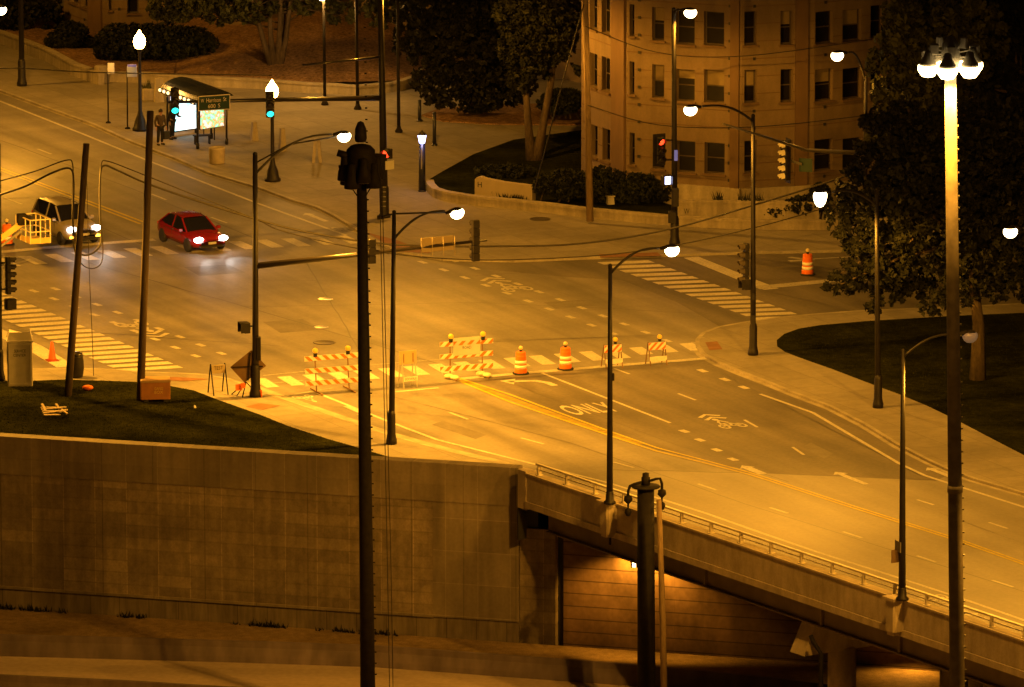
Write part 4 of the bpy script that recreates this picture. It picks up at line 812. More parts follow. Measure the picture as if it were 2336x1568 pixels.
facade(bd, FC_, FD, -.2, ztop, [(1698, 1726, 26, 103), (1698, 1726, 160, 235), (1698, 1726, 321, 395), (1780.5, 1808, 25, 102), (1780.5, 1808, 158, 233), (1780.5, 1808, 320, 394)], pil=[(1813, 1841)], blinds=(1, 3))
facade(bd, FD, FE, -.2, ztop, [(1857, 1900, 26, 100), (1857, 1900, 158, 231), (1857, 1900, 318, 390), (1922, 1965, 22, 94), (1922, 1965, 155, 226), (1922, 1965, 315, 386), (1986, 2014, 12, 86), (1986, 2014, 148, 220)], blinds=(1, 3))
bk = [FE + Vector((6, 22, 0)), FA + Vector((5, 24, 0))]
mb = MB()
for a, b in ((FE, bk[0]), (bk[0], bk[1]), (bk[1], FA)): mb.add([pz(a, -.2), pz(b, -.2), pz(b, ztop), pz(a, ztop)], [(0, 1, 2, 3)])
mb.build('wall', STONE, bd)
mb = MB(); mb.prism([pz(p, 0) for p in (FA, FB, FC_, FD, FE, bk[0], bk[1])], ztop, ztop + .6); mb.build('roof', STONE2, bd)
mb = MB()
for a, b in ((FB, FC_), (FC_, FD), (FD, FE)):
    d = (b - a); d.z = 0; ln = d.length; d.normalize(); nn = Vector((d.y, -d.x, 0)); mb.box((a + b) / 2 + nn * .1 + Vector((0, 0, .35)), (ln, .2, 1.3), math.atan2(d.y, d.x))
mb.build('base_course', LOWW, bd)
# low buildings behind the plaza
fb_ = thing('campus_hall', 'pale low hall behind the hedge at the top left', 'building', G(420, 88, .2))
q0, q1, q2, q3, q4 = G(146, 62, .2), G(205, 82, .2), G(246, 90, .2), G(420, 88, .2), G(470, 80, .2)
facade(fb_, q0, q1, 0, 9, [(186, 202, -40, 18), (160, 178, -60, 8)]); facade(fb_, q1, q2, 0, 9, [(214, 226, -40, 14)], pil=[(206, 236)]); facade(fb_, q2, q3, 0, 9, [(248, 254, -40, 24), (290, 316, -50, 31), (340, 366, -50, 30)], blinds=(1,)); facade(fb_, q3, q4, 0, 9, [])
mb = MB(); mb.prism([pz(p, 0) for p in (q0, q1, q2, q3, q4, q4 + Vector((0, 12, 0)), q0 + Vector((0, 14, 0)))], 9, 9.4); mb.build('roof', STONE2, fb_)
gb_ = thing('campus_hall', 'plain pale hall wall behind the multi-stem tree', 'building', G(650, 112, .2))
q = [G(500, 112, .2), G(560, 118, .2), G(690, 108, .2), G(800, 96, .2), G(1010, 120, .2), G(1420, 205, .2)]
for a, b, rr in zip(q[:-1], q[1:], ([], [(546, 560, -20, 20)], [], [(730, 742, -10, 40)], [(1050, 1075, 20, 60)])): facade(gb_, a, b, 0, 8, rr)
mb = MB(); mb.prism([pz(p, 0) for p in q] + [q[-1] + Vector((0, 14, 0)), q[0] + Vector((0, 14, 0))], 8, 8.4); mb.build('roof', STONE2, gb_)
# ================================================================== LOW WALLS
def lowwall(pts, z0, ztp, label, th=.3, capm=LOWW, cap=True, group='low concrete walls on the campus'):
    P = [G(x, y, ztp) for x, y in pts]; th_ = thing('low_wall', label, 'wall', pz(P[0], z0), 0, group); mb = MB(); cm = MB()
    Ls = []
    for i, p in enumerate(P):
        d = P[min(i + 1, len(P) - 1)] - P[max(i - 1, 0)]; d.z = 0; d.normalize(); Ls.append(Vector((-d.y, d.x, 0)))
    for i in range(len(P) - 1):
        a, b, na, nb = P[i], P[i + 1], Ls[i], Ls[i + 1]
        for (o0, o1, za, zb, m_) in ((0, th, z0, ztp - .1, mb), (-.04, th + .04, ztp - .1, ztp, cm)):
            v = [pz(a + na * o0, za), pz(b + nb * o0, za), pz(b + nb * o1, za), pz(a + na * o1, za), pz(a + na * o0, zb), pz(b + nb * o0, zb), pz(b + nb * o1, zb), pz(a + na * o1, zb)]
            m_.add(v, [(0, 1, 5, 4), (2, 3, 7, 6), (4, 5, 6, 7)] + ([(0, 4, 7, 3)] if i == 0 else []) + ([(1, 2, 6, 5)] if i == len(P) - 2 else []))
    mb.build('wall_face', LOWW, th_); cm.build('coping', LOWW, th_); return th_
lowwall([(973, 410), (976, 419), (986, 429), (1008, 436), (1036, 441), (1082, 448), (1171, 456), (1260, 466), (1340, 476), (1440, 485), (1532, 493), (1600, 498), (1700, 502), (1870, 504), (2100, 500)], .05, .56, 'curved low concrete wall edging the planting bed at the corner')
lowwall([(-200, 10), (0, 73), (101, 111), (162, 144), (224, 166)], .05, .75, 'low concrete wall along the far left pavement', .35)
lowwall([(228, 165), (330, 166), (429, 174), (590, 181), (700, 190), (758, 192), (814, 196), (905, 188), (950, 174)], .05, .62, 'low concrete wall around the mulch mound behind the bus shelter')
lowwall([(1546, 458), (1700, 460), (1868, 462)], .3, 1.25, 'taller planter wall at the foot of the stone building', .3)
pm = MB(); p = G(230, 190, K); pm.rbox(p + Vector((0, .2, .45)), (.55, .55, .9), A_HAL, None, .05); tag(pm.build('wall_pillar', LOWW, origin=p), 'square concrete pillar ending the far left low wall', 'pillar')
pm = MB(); p = G(363, 232, K); pm.box(p + Vector((0, 0, .6)), (.5, .5, 1.2), .2, None, .75); tag(pm.build('concrete_post', LOWW, origin=p), 'tapered concrete post just left of the bus shelter', 'post')
pm = MB(); p = G(338, 228, K); pm.rbox(p + Vector((0, .1, .3)), (.62, .62, .6), .2, None, .04); tag(pm.build('concrete_planter', LOWW, origin=p), 'low concrete planter box with flowers left of the bus shelter', 'planter')
# stone campus sign
sp0, sp1 = G(1083, 446, .42), G(1214, 459, .42)
du = sp1 - sp0; du.z = 0; ln = du.length; du.normalize(); sz = (V(1083, 403, sp0.y).z - .42, V(1214, 424, sp1.y).z - .42)
sg_ = thing('campus_sign', 'sloping concrete campus sign with a small letter in the planting bed', 'sign', sp0); nn = Vector((du.y, -du.x, 0))
mb = MB(); tops = [(0, sz[0] - .14), (.12, sz[0] - .02), (.3, sz[0])] + [(ln * k / 6, sz[0] + (sz[1] - sz[0]) * (k / 6) - .06 * math.sin(math.pi * k / 6)) for k in (1, 2, 3, 4, 5)] + [(ln - .1, sz[1] - .02), (ln, sz[1] - .1)]
prof = [(0, 0)] + tops + [(ln, 0)]; n_ = len(prof); f0 = [sp0 + du * s + Vector((0, 0, z)) for s, z in prof]; f1 = [p - nn * .35 for p in f0]
mb.add(f0 + f1, [tuple(reversed(range(n_))), tuple(range(n_, 2 * n_))] + [(i, (i + 1) % n_, n_ + (i + 1) % n_, n_ + i) for i in range(n_)]); mb.build('sign_body', layered('pale_sign_stone', (.34, .29, .22), [(1, .1, (1, 1, 1), 0, .3, .7)]), sg_)
text_mesh('H', affine(sp0 + du * .17 + nn * .01 + Vector((0, 0, sz[0] - .5)), du * .22, Vector((0, 0, .26))), LEGEND, 'lettering', sg_)
wp = G(1560, 480, 1.0)
text_mesh('W', affine(wp + Vector((0, -.16, -.15)), (.26, 0, 0), (0, 0, .26)), LEGEND, 'wall_letter').__setitem__('kind', 'thing')
o = bpy.data.objects['wall_letter']; tag(o, 'small dark letter on the planter wall of the stone building', 'letter')
pm = MB(); p = G(1392, 466, .42); pm.box(p + Vector((0, 0, .18)), (.34, .34, .38), .3, None, .85); pm.box(p + Vector((0, 0, .4)), (.4, .4, .05), .3); tag(pm.build('utility_stub', WHITEP, origin=p), 'small pale utility box in the bed before the hedge', 'utility box')
# ================================================================== STREET THINGS
def onlawn(px, py): return G(px, py, K + .05)
# barrels
def barrel():
    th = thing('traffic_barrel', 'x', 'traffic barrel'); mb = MB(); pr = [(.27, .05), (.27, .22), (.255, .24), (.255, .42), (.24, .44), (.24, .62), (.23, .64), (.23, .8), (.215, .82), (.215, .94), (.19, .97), (0, .98)]
    mb.lathe(pr, (0, 0, 0), 20, None, None, False); bd_ = mb.build('drum', ORANGE, th, local=True)
    for z0, z1, r in ((.26, .40, .257), (.46, .6, .242),): mb = MB(); mb.lathe([(r + .002, z0), (r + .002, z1)], (0, 0, 0), 20); mb.build('reflective_band', REFL, bd_, local=True)
    mb = MB(); mb.lathe([(.36, 0), (.36, .05), (.28, .07)], (0, 0, 0), 16); mb.build('rubber_base', RUBBER, th, local=True)
    mb = MB(); mb.rbox((0, 0, 1.02), (.1, .09, .1), 0, None, .01); lt = mb.build('warning_light', RUBBER, th, local=True)
    mb = MB(); mb.lathe([(.085, -.03), (.085, .03), (.05, .05), (0, .055)], (0, 0, 1.14), 14, None, Matrix.Rotation(math.pi / 2, 3, 'X')); mb.build('lens', mat('pale_light_lens', (.75, .62, .35), .3), lt, local=True)
    return th
b0 = barrel(); first = True
for (px, py, lab, rot) in ((1188, 853, 'orange traffic barrel nearest the road closed barricade', .3), (1290, 843, 'orange traffic barrel in the middle of the crosswalk left of the black lamp', .5), (1842, 627, 'orange traffic barrel standing alone near the dark tree', .2), (16, 558, 'orange traffic barrel behind the lift boom at the left edge', .4)):
    o = b0 if first else copy_tree(b0); first = False; o.location = G(px, py); o.rotation_euler = (0, 0, rot); tag(o, lab, 'traffic barrel', 'orange traffic barrels')
# type three barricades
def stripes(mb_w, mb_o, x0, x1, z0, z1, y, lean, d=1, pitch=.4, T=None):
    T = T or (lambda p: p)
    def P(x, z): return T(Vector((x, y, z)))
    mb_w.add([P(x0, z0), P(x1, z0), P(x1, z1), P(x0, z1), P(x0, z0) + Vector((0, .025, 0)), P(x1, z0) + Vector((0, .025, 0)), P(x1, z1) + Vector((0, .025, 0)), P(x0, z1) + Vector((0, .025, 0))], [(0, 1, 2, 3), (7, 6, 5, 4), (0, 4, 5, 1), (3, 2, 6, 7), (0, 3, 7, 4), (1, 5, 6, 2)])
    h = z1 - z0; x = x0 - h
    while x < x1:
        q = []
        for (a, z) in ((x, z0), (x + pitch * .46, z0), (x + pitch * .46 + h * d, z1), (x + h * d, z1)): q.append((a, z))
        # clip to the board
        def clip(poly, f, inside):
            out = []
            for i in range(len(poly)):
                a, b = poly[i - 1], poly[i]; ia, ib = inside(a), inside(b)
                if ia != ib: t = (f - a[0]) / (b[0] - a[0]); out.append((f, a[1] + (b[1] - a[1]) * t))
                if ib: out.append(b)
            return out
        q = clip(q, x0 + .002, lambda p: p[0] >= x0 + .002); q = clip(q, x1 - .002, lambda p: p[0] <= x1 - .002) if q else q
        if len(q) > 2: mb_o.add([P(a, z) + Vector((0, -.003, 0)) for a, z in q], [tuple(range(len(q)))])
        x += pitch
STRIPEO = mat('orange_reflective_stripe', (.72, .2, .02), .45, noise=.1, nscale=8)
def barricade(loc, rot, label, sign=False, d=1, bags=True, lean=0):
    th = thing('barricade', label, 'barricade', loc, rot, 'three board striped barricades'); W = 1.22
    T = lambda p: Vector((p.x + p.z * lean, p.y, p.z))
    for z0 in (.32, .86, 1.4):
        a, b = MB(), MB(); stripes(a, b, -W, W, z0, z0 + .21, -.03, 0, d, T=T); bo = a.build('board', REFL, th, local=True); b.build('stripes', STRIPEO, bo, local=True)
    for sx in (-.74, .74):
        mb = MB(); mb.bar(T(Vector((sx, .02, .06))), T(Vector((sx, .02, 1.68))), .045); mb.build('upright', mat('rusty_upright', (.22, .13, .06), .7, noise=.3), th, local=True)
        mb = MB(); mb.bar((sx, -.75, .04), (sx, .75, .04), .06); mb.build('foot', mat('rusty_upright', (.22, .13, .06)), th, local=True)
        x = T(Vector((sx, 0, 1.72))).x; mb = MB(); mb.rbox((x, -.07, 1.66), (.15, .1, .16), 0, None, .02); lt = mb.build('warning_light', RUBBER, th, local=True)
        mb = MB(); mb.lathe([(.11, -.05), (.115, .03), (.08, .06), (0, .07)], (x, -.07, 1.84), 14, None, Matrix.Rotation(math.pi / 2, 3, 'X')); mb.build('lens', YELP, lt, local=True)
        if bags:
            mb = MB(); mb.ball((sx - .12, -.12, .12), .2, None, 12, (1.1, 1.0, .55)); mb.ball((sx + .05, -.38, .1), .22, None, 12, (.9, 1.3, .45)); mb.build('sandbag', SANDBAG, th, local=True)
    if sign:
        mb = MB(); mb.box((0, -.05, 1.36), (1.24, .012, .78)); sp = mb.build('sign_panel', SIGNW, th, local=True)
        a, b = MB(), MB(); stripes(a, b, -.62, .62, 1.42, 1.6, -.062, 0, d); b.build('stripes', STRIPEO, sp, local=True)
        text_mesh('ROAD', affine((-.2, -.064, 1.24), (.4, 0, 0), (0, 0, .13)), LEGEND, 'lettering', sp, local=True)
    return th
barricade(G(1064, 860), A_HAR, 'striped barricade with white sign panel standing on the yellow line', True)
barricade(G(760, 893), A_HAR, 'striped barricade without a panel at the left of the closed lane', False, d=-1, bags=False, lean=-.05)
# folding barricades
def afold(loc, rot, label):
    th = thing('folding_barricade', label, 'barricade', loc, rot, 'small folding barricades on the crosswalk')
    for sx in (-.38, .38):
        for sy, nm in ((-.3, 'leg'), (.3, 'leg')): mb = MB(); mb.bar((sx, sy, 0), (sx, 0, 1.02), .04); mb.build(nm, mat('rusty_upright', (.22, .13, .06)), th, local=True)
    a, b = MB(), MB(); stripes(a, b, -.4, .4, .68, 1.0, -.12, 0, 1, .3); bo = a.build('board', REFL, th, local=True); b.build('stripes', STRIPEO, bo, local=True)
    mb = MB(); mb.box((0, -.24, .3), (.8, .02, .22)); mb.build('board', REFL, th, local=True)
    mb = MB(); mb.rbox((.15, -.02, 1.08), (.12, .1, .12), 0, None, .02); lt = mb.build('warning_light', RUBBER, th, local=True)
    mb = MB(); mb.lathe([(.1, -.05), (.1, .03), (.06, .06), (0, .065)], (.15, -.02, 1.22), 14, None, Matrix.Rotation(math.pi / 2, 3, 'X')); mb.build('lens', YELP, lt, local=True)
    return th
f0 = afold(G(1396, 838), A_HAR, 'folding barricade half hidden behind the slim black bridge lamp')
f1 = copy_tree(f0); f1.location = G(1497, 832); tag(f1, 'folding barricade standing clear nearest the right hand kerb', 'barricade', 'small folding barricades on the crosswalk')
# folding board sign
th = thing('folding_sign', 'pale folding board sign beside the black street lamp, seen from behind', 'sign', G(930, 884), A_HAR + .1)
for sx, tilt in ((-.3, .0), (.3, .0)):
    for sy in (-.28, .28): mb = MB(); mb.bar((sx * 1.05, sy, 0), (sx, 0, 1.6), .045, .02); mb.build('leg', WHITEP, th, local=True)
mb = MB(); mb.box((-.02, -.06, 1.32), (.82, .02, .58)); mb.build('board', mat('pale_orange_board', (.62, .45, .22), .5, noise=.1), th, local=True)
mb = MB(); mb.box((.02, -.26, .42), (.66, .02, .18)); bo = mb.build('board', REFL, th, local=True); text_mesh('SIDEWALK', affine((-.26, -.273, .37), (.56, 0, 0), (0, 0, .1)), LEGEND, 'lettering', bo, local=True)
for sx in (-.22, .22): mb = MB(); mb.bar((sx, -.08, 1.1), (sx, -.08, 1.5), .03, .02); mb.build('brace', mat('rusty_upright', (.2, .1, .05)), th, local=True)
th = thing('folding_sign', 'thin legged folding sign on the pavement near the brown tool chest', 'sign', G(498, 898, K), A_HAR)
for sx in (-.34, .3):
    for sy in (-.4, .35): mb = MB(); mb.bar((sx, sy, 0), (sx, 0, 1.3), .045, .03); mb.build('leg', DARKM, th, local=True)
mb = MB(); mb.box((-.02, -.09, 1.08), (.6, .02, .36)); bo = mb.build('board', mat('tan_board', (.4, .33, .2), .6, noise=.1), th, local=True); text_mesh('TEST', affine((-.22, -.103, 1.05), (.4, 0, 0), (0, 0, .16)), LEGEND, 'lettering', bo, local=True)
# diamond warning sign seen from behind on a spring stand
p = G(562, 905, K); th = thing('diamond_sign', 'brown back of a tilted diamond warning sign behind the mast pole', 'sign', p)
q = [V(x, y, p.y) for x, y in ((525, 838), (558, 873.5), (607, 835), (573, 799))]; mb = MB(); mb.add(q + [v + Vector((0, .02, 0)) for v in q], [(0, 1, 2, 3), (7, 6, 5, 4), (0, 4, 5, 1), (1, 5, 6, 2), (2, 6, 7, 3), (3, 7, 4, 0)]); mb.build('sign_panel', mat('sign_back', (.16, .1, .05), .6, noise=.2, nscale=2), th)
mb = MB(); mb.bar(V(566, 868, p.y - .05), V(571, 805, p.y - .05), .05); mb.bar(V(530, 838, p.y - .05), V(600, 836, p.y - .05), .04); mb.build('cross_brace', DARKM, th)
for x, y, d in ((528, 900, 0), (553, 907, -.3), (596, 907, -.4), (540, 904, .9)): mb = MB(); mb.bar(V(561, 872, p.y), G(x, y, K), .035); mb.build('leg', DARKM, th)
mb = MB(); mb.box(V(545, 884, p.y - .1), (.3, .06, .26), .5); mb.box(V(594, 898, p.y - .1), (.14, .06, .3), -.3); mb.box(V(554, 880, p.y - .15), (.2, .04, .22), .2); mb.build('warning_flag', ORANGE, th)
# cone
p = G(119, 823); th = thing('traffic_cone', 'orange cone on the stop line beside the service booth', 'traffic cone', p); mb = MB(); mb.lathe([(.2, .04), (.17, .1), (.05, .82), (.03, .85), (0, .855)], p, 18); mb.build('cone_body', mat('red_orange_plastic', (.8, .1, .02), .5, noise=.08), th); mb = MB(); mb.rbox(p + Vector((0, 0, .02)), (.52, .52, .04), A_HAR, None, .02); mb.build('base', mat('dark_red_rubber', (.2, .04, .02), .7, noise=.1), th)
# street bin
p = G(174, 861, K); th = thing('street_bin', 'black barrel shaped street bin behind the leaning utility pole', 'bin', p); mb = MB(); mb.lathe([(.26, 0), (.3, .1), (.34, .4), (.33, .7), (.3, .9), (.31, .95), (.27, .97)], p, 20); mb.build('body', BLACK, th); mb = MB(); mb.lathe([(.3, .97), (.28, 1.05), (.14, 1.12), (0, 1.13)], p, 18); mb.build('lid', BLACKG, th)
# service booth
p = G(44, 882, K + .05); th = thing('portable_booth', 'pale portable service booth with sloping roof at the left edge', 'booth', p); w2 = 1.08
ang = .07; R = rz(ang); o_ = p + Vector((0, .58, 0)); mb = MB(); mb.rbox(o_ + Vector((0, 0, .96)), (w2, 1.15, 1.92), ang, None, .03); mb.build('body', WHITEP, th)
def bq(x, z, y=-.58): return o_ + R @ Vector((x, y, z))
mb = MB(); mb.box(o_ + Vector((0, 0, 1.95)), (w2 + .06, 1.2, .06), ang); mb.box(o_ + Vector((0, 0, 2.15)), (w2, 1.1, .36), ang, None, .82); mb.build('roof', mat('pale_roof_plastic', (.5, .47, .4), .45, noise=.1), th)
mb = MB(); 
for x in (-.46, .46): mb.box(bq(x, .95), (.05, .03, 1.8), ang)
mb.box(bq(0, 1.82), (.9, .03, .05), ang); mb.box(bq(0, .1), (.9, .03, .08), ang); dr = mb.build('door_frame', WHITEP, th)
text_mesh('SERVICE', affine(bq(-.25, 1.48, -.585), R @ Vector((.5, 0, 0)), (0, 0, .13)), LEGEND, 'lettering', th); text_mesh('CENTER', affine(bq(-.28, 1.3, -.585), R @ Vector((.54, 0, 0)), (0, 0, .12)), LEGEND, 'lettering', th)
mb = MB()
for k in range(5): mb.box(o_ + R @ Vector((-w2 / 2 - .005, -.35 + k * .14, 1.25)), (.02, .05, .6), ang)
mb.build('side_vent', mat('vent_dark', (.1, .09, .07), .7), th)
# tool chest
p = onlawn(356, 918); th = thing('tool_chest', 'brown job site tool chest on the lawn beside the utility pole', 'chest', p); ang = .1; R = rz(ang); o_ = p + Vector((0, .4, 0))
BR = mat('brown_enamel', (.3, .13, .035), .5, noise=.15); mb = MB(); mb.rbox(o_ + Vector((-.05, 0, .48)), (1.24, .76, .74), ang, None, .02); mb.build('body', BR, th)
mb = MB(); mb.rbox(o_ + Vector((-.05, 0, .9)), (1.27, .8, .12), ang, None, .03); mb.build('lid', mat('tan_lid', (.3, .2, .1), .5, noise=.1), th)
for x in (-.45, .4): mb = MB(); mb.box(o_ + R @ Vector((x, 0, .05)), (.2, .7, .12), ang); mb.build('skid', RUBBER, th)
for body, z in (('GANG', .52), ('BOX', .36)): text_mesh(body, affine(o_ + R @ Vector((-.1, -.386, z)), R @ Vector((.36, 0, 0)), (0, 0, .13)), mat('yellow_stencil', (.55, .4, .08), .6), 'lettering', th)
# broken pallet and litter
th = thing('broken_pallet', 'pale broken pallet lying in the grass', 'pallet', onlawn(112, 940)); PW = mat('pale_plank', (.42, .34, .24), .8, noise=.2)
for k in range(5): mb = MB(); a = G(92 + k * 2, 930 + k * 4.2, .3); mb.bar(a, a + Vector((1.1 - .1 * k, .05, .08 * (k % 2))), .14, .03); mb.build('slat', PW, th)
for a, b in (((96, 922), (104, 938)), ((128, 922), (136, 934)), ((134, 940), (152, 935)), ((140, 934), (153, 944))): mb = MB(); mb.bar(G(*a, .4), G(*b, .3), .1, .05); mb.build('broken_board', PW, th)
mb = MB(); p = onlawn(200, 891); mb.ball(p + Vector((0, 0, .12)), .2, None, 10, (1.2, .6, .6)); tag(mb.build('orange_bag', ORANGE, origin=p), 'small orange bag lying on the lawn', 'bag')
for px, py, lab in ((318, 905, 'scrap of pale paper on the lawn left of the tool chest'), (444, 931, 'scrap of pale paper on the lawn right of the tool chest')): p = onlawn(px, py); mb = MB(); mb.box(p + Vector((0, 0, .06)), (.12, .1, .1), .5, None, .5); tag(mb.build('paper_scrap', SIGNW, origin=p), lab, 'litter', 'scraps on the lawn')
# ---- boom lift
mY = G(-70, 640).y; th = thing('boom_lift', 'yellow boom lift with railed basket reaching in from the left', 'lift', G(-160, 640)); LY = mat('lift_yellow_paint', (.55, .38, .12), .4, noise=.1)
mb = MB(); mb.bar(V(-120, 632, mY), V(58, 503, mY), .22, .26); mb.build('boom', LY, th); mb = MB(); mb.bar(V(-110, 645, mY - .2), V(52, 525, mY - .2), .08, .1); mb.build('hydraulic_ram', GALV, th)
mb = MB(); mb.rbox(V(50, 500, mY), (.45, .4, .5), .3, None, .05); mb.build('knuckle', DARKM, th)
c = V(76, 549, mY); bx, by = HAL * 1.65, HAR * .95; F = lambda a, b, z: c + bx * (a - .5) + by * (b - .5) + Vector((0, 0, z))
mb = MB(); mb.prism([F(0, 0, 0), F(1, 0, 0), F(1, 1, 0), F(0, 1, 0)], c.z, c.z + .06); bas = mb.build('basket_floor', LY, th)
mb = MB()
for z in (.55, 1.1):
    for a, b in (((0, 0), (1, 0)), ((1, 0), (1, 1)), ((1, 1), (0, 1)), ((0, 1), (0, 0))): mb.bar(F(*a, z), F(*b, z), .045)
for a, b in ((0, 0), (.33, 0), (.66, 0), (1, 0), (1, .5), (1, 1), (.66, 1), (.33, 1), (0, 1), (0, .5)): mb.bar(F(a, b, 0), F(a, b, 1.1), .045)
mb.build('basket_rail', mat('pale_rail_paint', (.6, .5, .3), .4), th)
mb = MB(); mb.box(F(.5, 0, .16) , (1.65, .03, .2), A_HAL); mb.box(F(1, .5, .16), (.03, .95, .2), A_HAL); mb.build('kick_plate', LY, th); mb = MB(); mb.rbox(F(.1, .5, .85), (.35, .3, .4), .3, None, .03); mb.build('control_panel', BLACK, th)
mb = MB(); g = G(-170, 640); mb.rbox(g + Vector((0, 0, .9)), (2.4, 1.8, 1.1), .3, None, .1); mb.build('chassis', LY, th)
for sx in (-1, 1):
    for sy in (-1, 1): mb = MB(); mb.lathe([(.3, -.15), (.42, -.13), (.42, .13), (.3, .15)], g + rz(.3) @ Vector((sx * .85, sy * .85, .42)), 16, None, rz(.3) @ Matrix.Rotation(math.pi / 2, 3, 'X')); mb.build('wheel', RUBBER, th)
mb = MB(); mb.bar(g + Vector((0, 0, 1.4)), V(-118, 630, mY), .3); mb.build('turret', LY, th)
# ================================================================== BUS SHELTER AND PLAZA FURNITURE
sA, sB, sC = G(382, 314, K), G(451, 340, K), G(517, 330, K); sD = sA + (sC - sB)
sh = thing('bus_shelter', 'dark bus shelter with glowing advertisement panels on the far pavement', 'bus shelter', sA)
su = (sB - sA); sw = (sC - sB); SL = su.length; SU = su.normalized(); SWd = sw.normalized()
SHM = mat('shelter_dark_metal', (.015, .014, .014), .4, spec=.5)
for p, q in ((sA, 0), (sB, 0), (sC, 0), (sD, 0), (sA.lerp(sB, .5) + sw, 0)): mb = MB(); mb.tube([p, p + Vector((0, 0, 2.5))], .055, 8); mb.tube([p + Vector((0, 0, .02)), p + Vector((0, 0, .3))], .085, 8); mb.build('post', SHM, sh)
for p in (sD.lerp(sC, .25), sD.lerp(sC, .6)): mb = MB(); mb.tube([p, p + Vector((0, 0, 2.45))], .03, 6); mb.build('mullion', SHM, sh)
mb = MB(); nr = 10; pr = []
for i in range(nr + 1):
    t = i / nr; pr.append((-.3 + (sw.length + .6) * t, 2.5 + .42 * math.sin(math.pi * min(1, t * 1.0)) ** .8 if 0 < t < 1 else 2.5))
vs = []
for s in (-.35, SL + .35):
    for (o, z) in pr: vs.append(sA + SU * s + SWd * o + Vector((0, 0, z)))
n_ = nr + 1; mb.add(vs, [(i, i + 1, n_ + i + 1, n_ + i) for i in range(nr)] + [tuple(range(n_))[::-1], tuple(range(n_, 2 * n_)), (0, n_, 2 * n_ - 1, n_ - 1)]); mb.build('roof', mat('shelter_roof', (.012, .016, .018), .25, spec=.6), sh)
mb = MB(); mb.box(sA + su * .5 - SWd * .32 + Vector((0, 0, 2.42)), (SL + .7, .06, .26), math.atan2(SU.y, SU.x)); fa = mb.build('fascia', SHM, sh)
BULB = mat('lit_marker_lamp', (1, .8, .5), .3, emit=(1, .62, .25), estr=3.5)
for k in range(9): mb = MB(); mb.ball(sA + SU * (-.15 + (SL + .3) * k / 8) - SWd * .37 + Vector((0, 0, 2.43)), .085, None, 8); mb.build('marker_lamp', BULB, fa)
def adpanel(o, d, W, z0, z1, m, th_=.16, frame=.06):
    o = Vector(o); d = Vector((d.x, d.y, 0)).normalized(); a = math.atan2(d.y, d.x); nn = Vector((d.y, -d.x, 0)); c = o + d * W / 2 + Vector((0, 0, (z0 + z1) / 2))
    mb = MB(); mb.box(c, (W + frame * 2, th_, z1 - z0 + frame * 2), a); pn = mb.build('advert_case', SHM, sh)
    for sg in (1, -1): mb = MB(); mb.box(c + nn * sg * (th_ / 2 + .004), (W, .01, z1 - z0), a); mb.build('advert_panel', m, pn)
    return c, nn
def admat(name, base, strg, cols):
    m = bpy.data.materials.new(name); m.use_nodes = True; n = m.node_tree.nodes; l = m.node_tree.links; b = n['Principled BSDF']; tc = n.new('ShaderNodeTexCoord'); nz = n.new('ShaderNodeTexNoise'); nz.inputs['Scale'].default_value = 3.2; nz.inputs['Detail'].default_value = 2; l.new(tc.outputs['Object'], nz.inputs['Vector'])
    cr = n.new('ShaderNodeValToRGB'); els = cr.color_ramp.elements; els[0].position = .3; els[0].color = (*cols[0], 1); els[1].position = .7; els[1].color = (*cols[-1], 1)
    for i, c in enumerate(cols[1:-1]): e = els.new(.3 + .4 * (i + 1) / (len(cols) - 1)); e.color = (*c, 1)
    l.new(nz.outputs[0], cr.inputs[0]); l.new(cr.outputs[0], b.inputs['Emission Color']); b.inputs['Emission Strength'].default_value = strg; l.new(cr.outputs[0], b.inputs['Base Color']); return m
AD1 = admat('bright_backlit_poster', 0, 1.9, [(.4, .85, 1), (.7, 1, 1), (1, 1, 1), (.5, .95, 1)]); AD2 = admat('colourful_backlit_poster', 0, 1.25, [(.15, .5, .9), (.4, .9, .8), (.15, .6, .25), (.85, .3, .12), (.5, .9, 1), (.3, .75, .3)])
o1 = sA + sw * .14; adpanel(o1, sw, sw.length * .82, .28, 1.75, AD1)
mb = MB(); mb.box(o1 + sw * .41 + Vector((0, 0, 2.02)), (sw.length * .82, .14, .34), math.atan2(SWd.y, SWd.x)); mb.build('advert_header', admat('backlit_header', 0, 1.6, [(.4, .55, 1), (.9, 1, .95), (1, 1, 1), (.5, .65, 1)]), sh)
adpanel(sB + sw * .08, sw, sw.length * .8, .98, 1.95, AD2, .1, .03)
mb = MB(); bc = sB.lerp(sC, .42) - SU * .9; a = math.atan2(SU.y, SU.x); mb.box(bc + Vector((0, 0, .45)), (.9, .36, .05), .3)
for sx in (-.36, .36): mb.box(bc + rz(.3) @ Vector((sx, 0, .21)), (.05, .3, .42), .3)
mb.build('bench', DARKM, sh)
pw = o1 + sw * .4 + SU * .5 + Vector((0, 0, 1.3)); 
